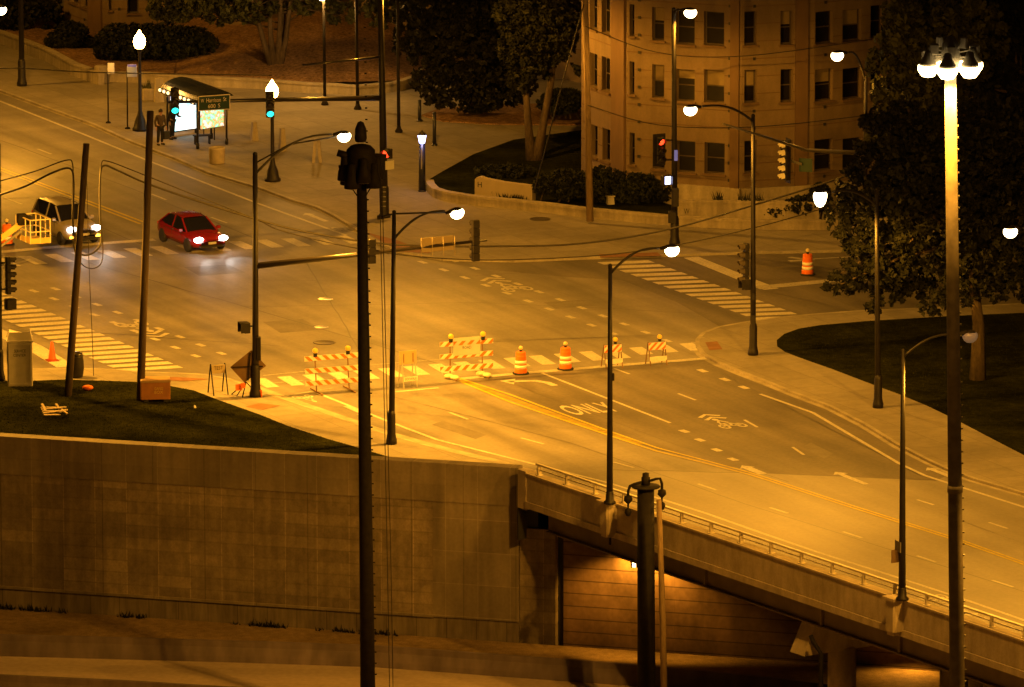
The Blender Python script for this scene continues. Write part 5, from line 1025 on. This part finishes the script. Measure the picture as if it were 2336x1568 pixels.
# emergency phone post, dark posts
p = G(963, 437, K); th = thing('emergency_phone', 'tall dark emergency phone post with blue white lantern', 'emergency phone', p); tp = V(963, 308, p.y).z
mb = MB(); mb.tube([p, Vector((p.x, p.y, tp - .42))], [.17, .15], 4 * 3); mb.lathe([(.2, 0), (.2, .06), (.17, .08)], p, 12); mb.build('post', mat('dark_blue_enamel', (.012, .014, .03), .4, spec=.5), th); mb = MB(); mb.box(Vector((p.x - .03, p.y - .17, tp - 1.15)), (.06, .02, 1.0)); mb.build('phone_plate', GALV, th)
mb = MB(); mb.lathe([(.13, 0), (.2, .36), (.2, .4)], Vector((p.x, p.y, tp - .42)), 8); mb.build('lantern', BLUEL, th)
for k in range(4): mb = MB(); a = k * math.pi / 2 + .78; mb.bar(Vector((p.x + math.cos(a) * .14, p.y + math.sin(a) * .14, tp - .42)), Vector((p.x + math.cos(a) * .21, p.y + math.sin(a) * .21, tp)), .03); mb.build('lantern_bar', BLACK, th)
mb = MB(); mb.lathe([(.23, 0), (.2, .06), (.08, .14), (.03, .22), (0, .24)], Vector((p.x, p.y, tp)), 8); mb.build('lantern_cap', BLACK, th); light('POINT', Vector((p.x, p.y - .3, tp - .2)), 130, th, (.5, .55, 1), .1)
for b, t, lab in (((957, 277), (957, 228), 'short dark post under the edge of the dark tree'), ((991, 332), (991, 256), 'short dark bluish post beside the round tree bed')):
    p = G(*b, K); z = V(*t, p.y).z; mb = MB(); mb.tube([p, Vector((p.x, p.y, z))], .09, 10); mb.lathe([(.16, 0), (.16, .05), (.1, .1)], p, 10); tag(mb.build('bollard_post', mat('dark_blue_enamel', (.012, .014, .03)), origin=p), lab, 'post', 'short dark posts on the plaza')
# concrete bin and tapered posts
p = G(495, 373, K); th = thing('concrete_bin', 'round pale concrete litter bin in front of the bus shelter', 'bin', p); mb = MB(); mb.lathe([(.36, 0), (.38, .06), (.4, .72), (.4, .8), (.34, .82), (.32, .7), (0, .68)], p, 20); mb.build('body', layered('yellowish_concrete', (.34, .29, .2), [(4, .15, (1, 1, 1), 0, .3, .7)]), th); mb = MB(); mb.lathe([(.33, .7), (.3, .72), (0, .72)], p, 16); mb.build('liner', BLACK, th)
for x, y, hh, lab in ((580, 321, .95, 'tapered concrete post furthest left beside the acorn lamp'), (644, 345, 1.15, 'tapered concrete post just right of the acorn lamp')):
    p = G(x, y, K); mb = MB(); mb.box(p + Vector((0, 0, hh / 2)), (.34, .3, hh), .5, None, .6); tag(mb.build('concrete_post', LOWW, origin=p), lab, 'post', 'tapered concrete posts')
p = G(723, 371, K); th = thing('cycle_stand', 'split tapered concrete cycle stand on the corner pavement', 'cycle stand', p)
for sx in (-1, 1): mb = MB(); mb.bar(p + Vector((sx * .17, 0, 0)), p + Vector((sx * .08, 0, 1.1)), .15, .3); mb.build('slab', LOWW, th)
mb = MB(); mb.box(p + Vector((0, 0, 1.12)), (.3, .3, .1)); mb.build('cap', LOWW, th)
for b, t, m_, lab in (((247, 281), (246, 145), SIGNW, 'small white sign on a thin post furthest left'), ((291, 294), (291, 152), mat('white_blue_sign', (.5, .55, .7), .4), 'wider bus stop sign on a thin post beside the acorn lamp')):
    p = G(*b, K); z = V(*t, p.y).z; th = thing('post_sign', lab, 'sign', p, 0, 'thin post signs on the far pavement'); mb = MB(); mb.tube([p, Vector((p.x, p.y, z))], .035, 6); mb.lathe([(.14, 0), (.12, .06), (.04, .1)], p, 10); mb.build('post', DARKM, th)
    wide = .5 if b[0] == 291 else .34; mb = MB(); mb.rbox(Vector((p.x + wide / 2, p.y - .04, z - .25)), (wide, .03, .55), .1, None, .01); sp_ = mb.build('sign_plate', m_, th)
    if wide == .5: mb = MB(); mb.rbox(Vector((p.x + wide / 2, p.y - .045, z + .05)), (wide * .9, .03, .12), .1, None, .01); mb.build('route_plate', mat('glowing_route_plate', (.2, .2, .6), .4, emit=(.2, .2, .8), estr=.15), sp_)  # weak blue glow added to the route plate, not a light source
# ================================================================== PEOPLE
def skinned(name, chains, m, parent, sub=1, root=0):
    """one continuous surface grown over a skeleton: chains of (point, radius); equal points are shared joints"""
    vs = []; rad_ = []; ed = set(); idx = {}
    def vid(p, r):
        k = tuple(round(c, 4) for c in p)
        if k not in idx: idx[k] = len(vs); vs.append(p); rad_.append(r)
        return idx[k]
    for ch in chains:
        ids = [vid(p, r) for p, r in ch]
        for a, b in zip(ids[:-1], ids[1:]): ed.add((a, b))
    me = bpy.data.meshes.new(name); me.from_pydata([tuple(v) for v in vs], list(ed), []); me.materials.append(m); o = bpy.data.objects.new(name, me); COL.objects.link(o)
    md = o.modifiers.new('skin', 'SKIN'); sv = me.skin_vertices[0].data
    for i, r in enumerate(rad_): sv[i].radius = (r if isinstance(r, tuple) else (r, r)); sv[i].use_root = (i == root)
    md.use_smooth_shade = True; sb = o.modifiers.new('sub', 'SUBSURF'); sb.levels = sub; sb.render_levels = sub
    if parent: o.parent = parent
    return o
def person(loc, rot, label, cols, pose):
    th = thing('person', label, 'person', loc, rot, None); J = pose
    coat, trou, hair = cols; b = []
    V3 = Vector; pel, ch, nk, hd = J['pelvis'], J['chest'], J['neck'], J['head']
    chains = [[(pel, .13), (pel.lerp(ch, .5), .125), (ch, .14), (nk, .055), (hd - V3((0, 0, .06)), .075), (hd, .098), (hd + V3((0, 0, .1)), .07)]]
    for s in ('l', 'r'):
        chains.append([(pel, .13), (J['hip' + s], .095), (J['kne' + s], .062), (J['ank' + s], .042), (J['ank' + s] + J['toe' + s] * .5 + V3((0, 0, -.05)), .04), (J['ank' + s] + J['toe' + s] + V3((0, 0, -.06)), .03)])
        chains.append([(ch, .14), (J['sho' + s], .065), (J['elb' + s], .043), (J['wri' + s], .03), (J['wri' + s] + J['hnd' + s] * .45, .034)])
        hb = J['wri' + s] + J['hnd' + s] * .45; d = J['hnd' + s]; sd = d.cross(V3((0, 1, 0)));  sd = sd.normalized() if sd.length > 1e-4 else V3((1, 0, 0))
        for k, (of, ln) in enumerate(((-.026, .8), (-.009, .95), (.009, .9), (.025, .72))): q = hb + sd * of + d * .1; chains.append([(hb, .034), (q, .011), (q + d * ln * .35, .009), (q + d * ln * .6 + V3((0, -.012, 0)), .008)])
        chains.append([(J['wri' + s] + J['hnd' + s] * .45, .034), (hb + V3((0, -.03, .01)) - d * .1, .012), (hb + V3((0, -.05, 0)) + d * .2, .009)])
    skinned('body', chains, SKIN, th, 2)
    skinned('coat', [[(pel + V3((0, 0, -.1)), .165), (pel.lerp(ch, .5), .155), (ch, .17), (nk + V3((0, 0, -.03)), .08)]] + [[(ch, .17), (J['sho' + s], .09), (J['elb' + s], .066), (J['wri' + s], .048)] for s in 'lr'], coat, th, 2)
    skinned('trousers', [[(pel, .145), (J['hip' + s], .11), (J['kne' + s], .085), (J['ank' + s] + V3((0, 0, .02)), .066)] for s in 'lr'], trou, th, 2)
    for s in 'lr': mb = MB(); mb.rbox(J['ank' + s] + J['toe' + s] * .35 + V3((0, 0, -.04)), (.1, .27, .09), math.atan2(J['toe' + s].y, J['toe' + s].x) + math.pi / 2, None, .03); mb.build('shoe', RUBBER, th, local=True)
    mb = MB(); mb.ball(hd + V3((0, .02, .05)), .115, None, 14, (.95, 1.05, 1.02)); mb.build('hair', hair, th, local=True)
    mb = MB(); f = J['face']; mb.bar(hd + f * .085 + V3((0, 0, .0)), hd + f * .125 + V3((0, 0, -.02)), .025)
    for sx in (-1, 1): mb.ball(hd + f * .09 + f.cross(V3((0, 0, 1))) * .035 * sx + V3((0, 0, .02)), .014, None, 6); mb.ball(hd + f.cross(V3((0, 0, 1))) * .1 * sx, .028, None, 6, (.5, 1, 1.2))
    mb.bar(hd + f * .093 + f.cross(V3((0, 0, 1))) * .025 + V3((0, 0, -.055)), hd + f * .093 - f.cross(V3((0, 0, 1))) * .025 + V3((0, 0, -.055)), .012); mb.build('face_features', mat('face_shadow_skin', (.2, .1, .07), .6), th, local=True)
    return th
VV = lambda *a: Vector(a)
stand = dict(pelvis=VV(0, 0, .98), chest=VV(0, -.02, 1.36), neck=VV(0, -.03, 1.54), head=VV(0, -.06, 1.68), hipl=VV(-.1, 0, .9), hipr=VV(.1, 0, .9), knel=VV(-.12, -.03, .5), kner=VV(.11, .02, .5), ankl=VV(-.13, .02, .09), ankr=VV(.12, .06, .09), toel=VV(-.03, -.2, 0), toer=VV(.05, -.2, 0), shol=VV(-.2, 0, 1.45), shor=VV(.2, 0, 1.45), elbl=VV(-.28, .02, 1.18), elbr=VV(.27, .03, 1.18), wril=VV(-.27, -.08, .93), wrir=VV(.3, -.06, .93), hndl=VV(0, -.02, -.17), hndr=VV(.01, -.02, -.17), face=VV(0, -1, 0))
HAIR = mat('dark_hair', (.012, .009, .007), .6, noise=.2); pl = G(366, 331, K)
pA = person(pl, .5, 'person standing by the bus shelter in dark jacket and trousers with a bag', (mat('brown_jacket', (.05, .035, .024), .85, noise=.2, nscale=9), mat('black_trousers', (.012, .011, .011), .85, noise=.2), HAIR), stand)
hp = pl + rz(.5) @ (stand['wrir'] + stand['hndr'] * .7)
mb = MB(); mb.rbox(hp + Vector((0, 0, -.32)), (.34, .16, .4), .5, None, .04); bg_ = mb.build('shopping_bag', mat('dark_bag_cloth', (.02, .02, .025), .8, noise=.2), origin=hp); tag(bg_, 'dark bag hanging from the hand of the standing person', 'bag')
mb = MB(); mb.tube([hp + Vector((-.08, 0, -.13)), hp + Vector((-.04, 0, -.01)), hp + Vector((.04, 0, -.01)), hp + Vector((.08, 0, -.13))], .012, 6); mb.build('handle', RUBBER, bg_)
lean = dict(stand); lean.update(chest=VV(.02, -.06, 1.33), neck=VV(.04, -.1, 1.5), head=VV(.06, -.15, 1.62), elbr=VV(.28, -.16, 1.16), wrir=VV(.2, -.36, 1.16), hndr=VV(-.06, -.13, .02), shor=VV(.21, -.04, 1.42), shol=VV(-.18, -.05, 1.43))
person(G(393, 318, K), .9, 'person silhouetted against the bright advertisement inside the shelter, leaning forward', (mat('black_coat', (.013, .012, .012), .85, noise=.2), mat('black_trousers', (.012, .011, .011)), HAIR), lean)
# ================================================================== CARS
def car(loc, rot, label, paint, scale=1.0, suv=False, lampm=None):
    th = thing('car', label, 'car', loc, rot); L2, Wd = 2.3, .9
    # lower body: stations along x (front +x): (x, half width, z low, z shoulder)
    st = [(-2.28, .66, .42, .78), (-2.2, .78, .34, .92), (-1.9, .87, .26, .97), (-1.35, .9, .22, .96), (-.6, .9, .22, .93), (.3, .9, .22, .91), (1.0, .9, .22, .88), (1.55, .88, .24, .82), (1.95, .82, .27, .74), (2.18, .72, .32, .66), (2.28, .58, .4, .56)]
    if suv: st = [(x, w_, z0 + .06, z1 + .2) for x, w_, z0, z1 in st]
    mb = MB(); vs = []
    for x, w_, z0, z1 in st:
        h = z1 - z0
        for y, z in ((-w_ * .86, z0), (-w_, z0 + h * .3), (-w_ * .99, z0 + h * .62), (-w_ * .93, z0 + h * .9), (-w_ * .8, z1), (-w_ * .35, z1 + .03), (w_ * .35, z1 + .03), (w_ * .8, z1), (w_ * .93, z0 + h * .9), (w_ * .99, z0 + h * .62), (w_, z0 + h * .3), (w_ * .86, z0)): vs.append((x, y, z))
    n = 12; fs = []
    for i in range(len(st) - 1):
        for k in range(n): fs.append((i * n + k, i * n + (k + 1) % n, (i + 1) * n + (k + 1) % n, (i + 1) * n + k))
    fs += [tuple(range(n)), tuple(range((len(st) - 1) * n, len(st) * n))[::-1]]
    mb.add(vs, [f[::-1] for f in fs], None, True); mb.build('body', paint, th, local=True)
    # greenhouse
    e = .2 if suv else 0; zt = 1.42 + (.28 if suv else 0); gs = [(-1.95 if not suv else -2.1, .72, .9 + e), (-1.15 if not suv else -1.8, .62, zt - .03), (-.4, .62, zt), (.25, .6, zt - .05), (1.1, .74, .87 + e)]
    mb = MB(); gb = [(-1.98 if not suv else -2.12, .76, .9 + e), (-1.2, .8, .92 + e), (-.4, .82, .9 + e), (.3, .82, .88 + e), (1.15, .78, .86 + e)]; vs = []
    for (x, w_, z), (xb, wb, zb) in zip(gs, gb): vs += [(xb, -wb, zb), (x, -w_, z), (x, w_, z), (xb, wb, zb)]
    fs = []
    for i in range(4):
        o = i * 4; fs += [(o, o + 4, o + 5, o + 1), (o + 1, o + 5, o + 6, o + 2), (o + 2, o + 6, o + 7, o + 3)]
    mb.add(vs, fs); gh = mb.build('cabin_glass', mat('dark_car_glass', (.01, .01, .012), .06, spec=.7), th, local=True)
    mb = MB(); vs = []
    for x, w_, z in gs[1:4]: vs += [(x, -w_ - .01, z - .03), (x, -w_ * .8, z + .03), (x, w_ * .8, z + .03), (x, w_ + .01, z - .03)]
    mb.add(vs, [(i * 4 + k, i * 4 + 4 + k, i * 4 + 5 + k, i * 4 + 1 + k) for i in range(2) for k in range(3)], None, True)
    for sy in (-1, 1):
        for a, b in ((0, 1), (2, 2), (4, 3)): mb.bar((gb[a][0], sy * gb[a][1], gb[a][2]), (gs[b][0], sy * (gs[b][1] + .005), gs[b][2]), .07, .05)
    mb.build('roof', paint, th, local=True)
    for sx in (-1.42, 1.38):
        for sy in (-1, 1):
            mb = MB(); mb.lathe([(.2, -.11), (.3, -.11), (.33, -.07), (.33, .07), (.3, .11), (.2, .11)], (sx, sy * .82, .33), 20, None, Matrix.Rotation(math.pi / 2, 3, 'X')); wh = mb.build('wheel', RUBBER, th, local=True)
            mb = MB(); mb.lathe([(.21, -.1), (.19, -.06), (.05, -.09), (0, -.1)] if sy > 0 else [(0, .1), (.05, .09), (.19, .06), (.21, .1)], (sx, sy * .82, .33), 14, None, Matrix.Rotation(math.pi / 2, 3, 'X')); mb.build('rim', GALV, wh, local=True)
    for sy in (-1, 1):
        mb = MB(); mb.ball((2.14, sy * .62, .66 + e * .9), .2, None, 10, (.6, 1.2, .66)); mb.build('headlight', lampm, th, local=True)
        mb = MB(); mb.rbox((-2.24, sy * .6, .78 + e), (.1, .3, .16), 0, None, .02); mb.build('tail_light', mat('tail_red', (.4, .01, .01), .3), th, local=True)
        mb = MB(); mb.rbox((.85, sy * .97, .95 + e), (.14, .2, .13), 0, None, .03); mb.build('mirror', paint, th, local=True)
        lo = Vector((2.3, sy * .62, .66 + e)); ld = light('SPOT', (0, 0, 0), 900, th, (1, .93, .85), .08, (1, 0, -.09), 55, .7, throw=0); ld.location = lo
    mb = MB(); mb.rbox((2.2, 0, .42 + e * .4), (.16, 1.1, .2), 0, None, .03); mb.build('grille', BLACKG, th, local=True); mb = MB(); mb.box((2.3, 0, .5 + e * .5), (.02, .4, .11)); mb.build('number_plate', WHITEP, th, local=True)
    for sy in (-1, 1):
        mb = MB()
        for xs in (.72, -.32, -1.2): mb.box((xs, sy * .893, .62 + e), (.012, .012, .5))
        mb.box((-.25, sy * .9, .3), (1.9, .012, .012)); mb.box((0, sy * .893, .8 + e), (2.2, .014, .02)); mb.build('door_seams', RUBBER, th, local=True)
        mb = MB(); mb.box((-.15, sy * .905, .84 + e), (.16, .03, .025)); mb.build('door_handle', GALV, th, local=True)
    mb = MB(); mb.rbox((2.25, 0, .34), (.12, 1.3, .08), 0, None, .02); mb.build('bumper_strip', RUBBER, th, local=True)
    if suv:
        for sy in (-1, 1): mb = MB(); mb.rbox((2.26, sy * .66, .5), (.06, .22, .11), 0, None, .02); mb.build('indicator', mat('lit_amber', (1, .5, .1), .3, emit=(1, .35, .03), estr=9), th, local=True)
    return th
HEADL = mat('lit_headlight', (1, .95, .9), .2, emit=(1, .9, .86), estr=30)
RED = mat('red_car_paint', (.2, .008, .006), .25, spec=.6); BEI = mat('beige_car_paint', (.3, .27, .22), .3, spec=.5)
cR = G(438, 560); cR = cR + Vector((0, 0, 0)); car(cR, A_HAL, 'red saloon car with headlights on crossing the far crosswalk', RED, lampm=HEADL)
car(G(150, 545), A_HAL, 'beige car with headlights on waiting behind the lift basket', BEI, suv=True, lampm=HEADL)
# ================================================================== TREES AND PLANTS
rng = np.random.default_rng(11)
def leaves(blobs, n, size, gap=.42, seed=0):
    """leaf clumps through the volume of several ellipsoids: blobs of (centre, radii). returns vertices, faces"""
    r = np.random.default_rng(seed); vol = np.array([b[1][0] * b[1][1] * b[1][2] for b in blobs]) ** .8; pick = r.choice(len(blobs), n, p=vol / vol.sum())
    C = np.array([b[0] for b in blobs])[pick]; Rd = np.array([b[1] for b in blobs])[pick]
    d = r.normal(size=(n, 3)); d /= np.linalg.norm(d, axis=1)[:, None]; rad_ = r.random(n) ** .5; p = C + d * Rd * rad_[:, None]
    # clump the leaves: pull them towards scattered twig ends, leaving gaps between
    k = max(20, n // 45); tw = p[r.choice(n, k, replace=False)]
    p2 = p.copy()
    for i in range(0, n, 2000):
        q = p[i:i + 2000]; dist = np.linalg.norm(q[:, None, :] - tw[None], axis=2); j = dist.argmin(1); p2[i:i + 2000] = q + (tw[j] - q) * gap
    a = r.normal(size=(n, 3)); a /= np.linalg.norm(a, axis=1)[:, None]; b = r.normal(size=(n, 3)); b -= a * (a * b).sum(1)[:, None]; b /= np.linalg.norm(b, axis=1)[:, None]
    s = size * (.6 + .8 * r.random(n))[:, None]; v = np.stack([p2 - a * s, p2 + b * s * .55, p2 + a * s, p2 - b * s * .55], 1).reshape(-1, 3)
    return v, np.arange(4 * n).reshape(-1, 4)
def leafmesh(name, blobs, n, size, m, parent, gap=.42, seed=0, origin=None):
    v, f = leaves(blobs, n, size, gap, seed); o = np.array(ORG[parent.name]) if parent else np.array(origin); me = bpy.data.meshes.new(name)
    me.from_pydata((v - o).tolist(), [], f.tolist()); me.materials.append(m); me.update(); ob = bpy.data.objects.new(name, me); COL.objects.link(ob)
    if parent: ob.parent = parent
    else: ob.location = origin
    return ob
def pblob(px, py, rx, ry, Y, rd=None):
    c = V(px, py, Y); k = 1 / (V(px + 1, py, Y) - c).length; return (tuple(c), (rx / k, rd or (rx + ry) / 2 / k, ry / k))
def tree(base, z0, stems, blobs, n, size, label, m, r0=.25, seed=0, gap=.42, group='trees of the campus and park', limbs=6):
    b = G(*base, z0); th = thing('tree', label, 'tree', b, 0, group); B = [pblob(px, py, rx, ry, b.y + dy) for px, py, rx, ry, dy in blobs]
    mb = MB()
    for s in stems:
        P = [V(x, y, b.y + dy) for x, y, dy in s]; P[0] = Vector((P[0].x, b.y + s[0][2], b.z - .05)); k = len(P); mb.tube(P, [r0 * (1.25 if i == 0 else 1 - .65 * i / k) for i in range(k)], 9)
        rr = random.Random(seed + len(mb.v))
        for i in range(limbs):
            bl = rr.choice(B); e = Vector(bl[0]) + Vector((rr.uniform(-.6, .6) * bl[1][0], rr.uniform(-.6, .6) * bl[1][1], rr.uniform(-.5, .5) * bl[1][2])); st_ = P[-1].lerp(P[-2], rr.random() * .8); mid = st_.lerp(e, .5) + Vector((0, 0, .3)); mb.tube([st_, mid, e], [r0 * .35, r0 * .22, r0 * .08], 6)
    mb.build('trunk', BARK, th); leafmesh('crown', B, n, size, m, th, gap, seed); return th
# big dark tree on the right lawn
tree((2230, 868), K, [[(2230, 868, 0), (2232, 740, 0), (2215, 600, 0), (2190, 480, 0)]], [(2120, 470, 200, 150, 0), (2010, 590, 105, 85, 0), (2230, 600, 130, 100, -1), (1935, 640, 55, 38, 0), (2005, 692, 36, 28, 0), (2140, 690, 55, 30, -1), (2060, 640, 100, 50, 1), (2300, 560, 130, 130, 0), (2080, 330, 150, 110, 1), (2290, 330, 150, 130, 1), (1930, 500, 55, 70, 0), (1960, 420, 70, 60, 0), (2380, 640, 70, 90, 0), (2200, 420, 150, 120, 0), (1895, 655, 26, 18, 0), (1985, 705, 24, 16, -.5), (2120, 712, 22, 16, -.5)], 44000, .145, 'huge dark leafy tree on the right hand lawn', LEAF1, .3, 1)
tree((2075, 640), K, [[(2075, 640, 0), (2078, 480, 0), (2085, 300, 0)]], [(2085, 170, 120, 150, 0), (2190, 90, 120, 120, 1), (2040, 330, 80, 100, 0), (2150, 300, 90, 100, 0), (2060, 40, 60, 60, 0), (2020, 440, 50, 60, 0)], 15000, .17, 'olive tree behind the lit high mast lamps at the building end', LEAF2, .25, 2)
tree((2330, 640), K, [[(2330, 640, 4), (2325, 400, 4), (2320, 200, 4)]], [(2310, 60, 110, 110, 4), (2380, 160, 110, 130, 4), (2250, 190, 70, 90, 5), (2360, 330, 110, 120, 4), (2290, 0, 120, 60, 4), (2230, 20, 70, 60, 6)], 15000, .18, 'dim tree at the top right corner behind the bright lamp', LEAF1, .25, 3)
tree((2200, 470), K, [[(2200, 470, 0), (2200, 250, 0)]], [(2200, 120, 150, 130, 0), (2110, 250, 90, 110, 0), (2270, 260, 110, 120, 0), (2080, 90, 60, 80, 0), (2200, -20, 150, 60, 0), (2330, 90, 90, 120, 0)], 15000, .18, 'dim far tree at the right end of the stone building', LEAF1, .25, 31)
# dark trees of the plaza
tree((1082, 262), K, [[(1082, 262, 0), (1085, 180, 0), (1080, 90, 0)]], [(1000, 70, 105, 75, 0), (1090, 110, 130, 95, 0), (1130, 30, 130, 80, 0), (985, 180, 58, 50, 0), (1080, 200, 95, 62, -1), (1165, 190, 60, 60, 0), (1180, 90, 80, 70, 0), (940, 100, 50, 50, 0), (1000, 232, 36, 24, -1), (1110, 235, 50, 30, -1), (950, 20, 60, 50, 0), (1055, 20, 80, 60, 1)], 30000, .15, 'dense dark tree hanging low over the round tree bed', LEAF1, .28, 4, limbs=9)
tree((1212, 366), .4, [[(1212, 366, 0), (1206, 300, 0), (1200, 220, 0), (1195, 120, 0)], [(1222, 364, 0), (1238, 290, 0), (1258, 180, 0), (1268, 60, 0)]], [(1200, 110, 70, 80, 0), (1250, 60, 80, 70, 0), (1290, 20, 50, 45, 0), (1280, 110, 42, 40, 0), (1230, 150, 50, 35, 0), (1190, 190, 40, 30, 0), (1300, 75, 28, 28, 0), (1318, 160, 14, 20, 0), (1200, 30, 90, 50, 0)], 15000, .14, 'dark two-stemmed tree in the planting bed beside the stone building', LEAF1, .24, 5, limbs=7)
tree((628, 160), .5, [[(622, 160, 0), (600, 90, 0), (578, 10, 0), (565, -60, 0)], [(626, 158, 0), (617, 80, 0), (612, -40, 0)], [(632, 158, 0), (638, 70, 0), (642, -60, 0)], [(636, 160, 0), (652, 90, 0), (661, 20, 0), (668, -50, 0)], [(630, 160, 0), (640, 100, .5), (655, -30, 1)]], [(450, 5, 120, 40, -1), (560, 20, 95, 38, 0), (390, 30, 60, 30, -1), (700, 5, 110, 30, 1), (760, 30, 24, 40, 1), (800, 35, 22, 26, 1), (505, 50, 40, 18, 0), (880, 20, 70, 50, 2), (630, -40, 200, 40, 0)], 15000, .14, 'multi-stem tree rising from the mulch mound', LEAF2, .17, 6, limbs=4)
tree((60, 66), .5, [[(60, 66, 0), (62, 20, 0), (64, -40, 0)]], [(60, 10, 80, 45, 0), (20, 50, 60, 40, 0), (120, 30, 30, 50, 0), (-20, 20, 60, 60, 0)], 9000, .15, 'dark tree at the top left corner above the low wall', LEAF1, .2, 7)
# hedges and shrubs
def hedge(blobs, Y0, n, size, label, m=LEAF3, seed=0, name='hedge', group='hedges and shrubs', z=.4):
    b = G(blobs[0][0], Y0, z); th = thing(name, label, 'shrub', b, 0, group); B = [pblob(px, py, rx, ry, b.y + dy) for px, py, rx, ry, dy in blobs]; mb = MB()
    for k in range(7): bl = B[k % len(B)]; mb.tube([Vector((bl[0][0] + random.uniform(-.4, .4), bl[0][1], b.z - .05)), Vector(bl[0]) + Vector((random.uniform(-.5, .5), 0, .1))], [.06, .02], 5)
    mb.build('stems', BARK, th); leafmesh('leaves', B, n, size, m, th, .3, seed)
hedge([(290, 95, 80, 46, 0), (370, 95, 90, 46, 0), (440, 100, 62, 42, 0), (240, 110, 34, 34, 0)], 140, 18000, .1, 'large rounded clipped hedge before the pale hall', seed=20)
hedge([(165, 80, 42, 34, 0), (130, 95, 30, 24, 0), (205, 104, 20, 20, 0)], 112, 8000, .1, 'smaller bushy shrub left of the large clipped hedge', seed=21)
hedge([(1280, 232, 50, 34, 0), (1310, 226, 22, 26, 0), (1245, 238, 22, 22, 0)], 268, 7000, .09, 'oval bush behind the two-stemmed tree', seed=22)
hedge([(1290, 420, 60, 36, 0), (1370, 420, 60, 42, 0), (1450, 430, 60, 40, 0), (1240, 420, 30, 28, 0), (1505, 440, 30, 30, 0)], 462, 20000, .09, 'long dark hedge under the ground floor windows', seed=23)
hedge([(1770, 480, 38, 18, 0), (1830, 470, 46, 26, 0), (1870, 450, 30, 36, 0)], 498, 7000, .09, 'dark shrubs between the planter wall and the tree', seed=24)
hedge([(1165, 395, 60, 22, 1), (1120, 390, 40, 16, 1)], 412, 2600, .13, 'low ground shrub behind the campus sign', seed=25)
for k, (px, py, w_, lab) in enumerate(((1700, 458, 22, 'spiky plant in the planter wall nearest the black pole'), (1725, 458, 18, 'spiky plant in the planter wall at the middle'), (1640, 457, 12, 'small spiky plant in the planter wall furthest left'), (336, 200, 12, 'yellow flowering plant in the planter left of the shelter'))):
    b = G(px, py + 2, 1.2 if k < 3 else .7); mb = MB()
    for q in range(40):
        a = random.uniform(0, 6.28); r = random.uniform(0, w_ / 48); p = b + Vector((math.cos(a) * r, math.sin(a) * r * .4, -.05)); mb.add([p + Vector((-.03, 0, 0)), p + Vector((.03, 0, 0)), p + Vector((random.uniform(-.2, .2), 0, random.uniform(.2, .6)))], [(0, 1, 2)])
    tag(mb.build('planter_plant', LEAF2 if k == 3 else LEAF3, origin=b), lab, 'plant', 'planter plants')
mb = MB()
for x0, x1, y0, y1 in ((1086, 1110, 443, 447), (1160, 1200, 453, 459), (1120, 1160, 448, 453)):
    for q in range(60): t = random.random(); p = G(x0 + (x1 - x0) * t, y0 + (y1 - y0) * t + 2, .4); mb.add([p + Vector((-.03, 0, 0)), p + Vector((.03, 0, 0)), p + Vector((random.uniform(-.15, .15), 0, random.uniform(.1, .35)))], [(0, 1, 2)])
o = mb.build('ground_plants', LEAF3); o['kind'] = 'stuff'
# grass blades on the near and right lawns
mb = MB()
from mathutils.geometry import tessellate_polygon
def scatter(poly, n, zz, hmin, hmax, xr):
    k = 0; P2 = [(p.x, p.y) for p in poly]
    def inside(x, y):
        c = False; j = len(P2) - 1
        for i in range(len(P2)):
            if (P2[i][1] > y) != (P2[j][1] > y) and x < (P2[j][0] - P2[i][0]) * (y - P2[i][1]) / (P2[j][1] - P2[i][1]) + P2[i][0]: c = not c
            j = i
        return c
    ys = [p[1] for p in P2]
    while k < n:
        x = random.uniform(*xr); y = random.uniform(min(ys), max(ys)); 
        if not inside(x, y): k += .1; continue
        k += 1; a = random.uniform(0, 6.28); h = random.uniform(hmin, hmax); dx, dy = math.cos(a) * .016, math.sin(a) * .016
        mb.add([(x - dx, y - dy, zz), (x + dx, y + dy, zz), (x + random.uniform(-.06, .06), y + random.uniform(-.06, .06), zz + h)], [(0, 1, 2)])
scatter(SWL, 26000, K + .05, .02, .055, (-26, -2)); scatter(SEL, 12000, K + .05, .02, .05, (9, 30))
o = mb.build('grass', layered('grass_blades', (.026, .028, .007), [(.5, .4, (1, 1, 1), 0, .3, .7)], rough=1, spec=0)); o['kind'] = 'stuff'
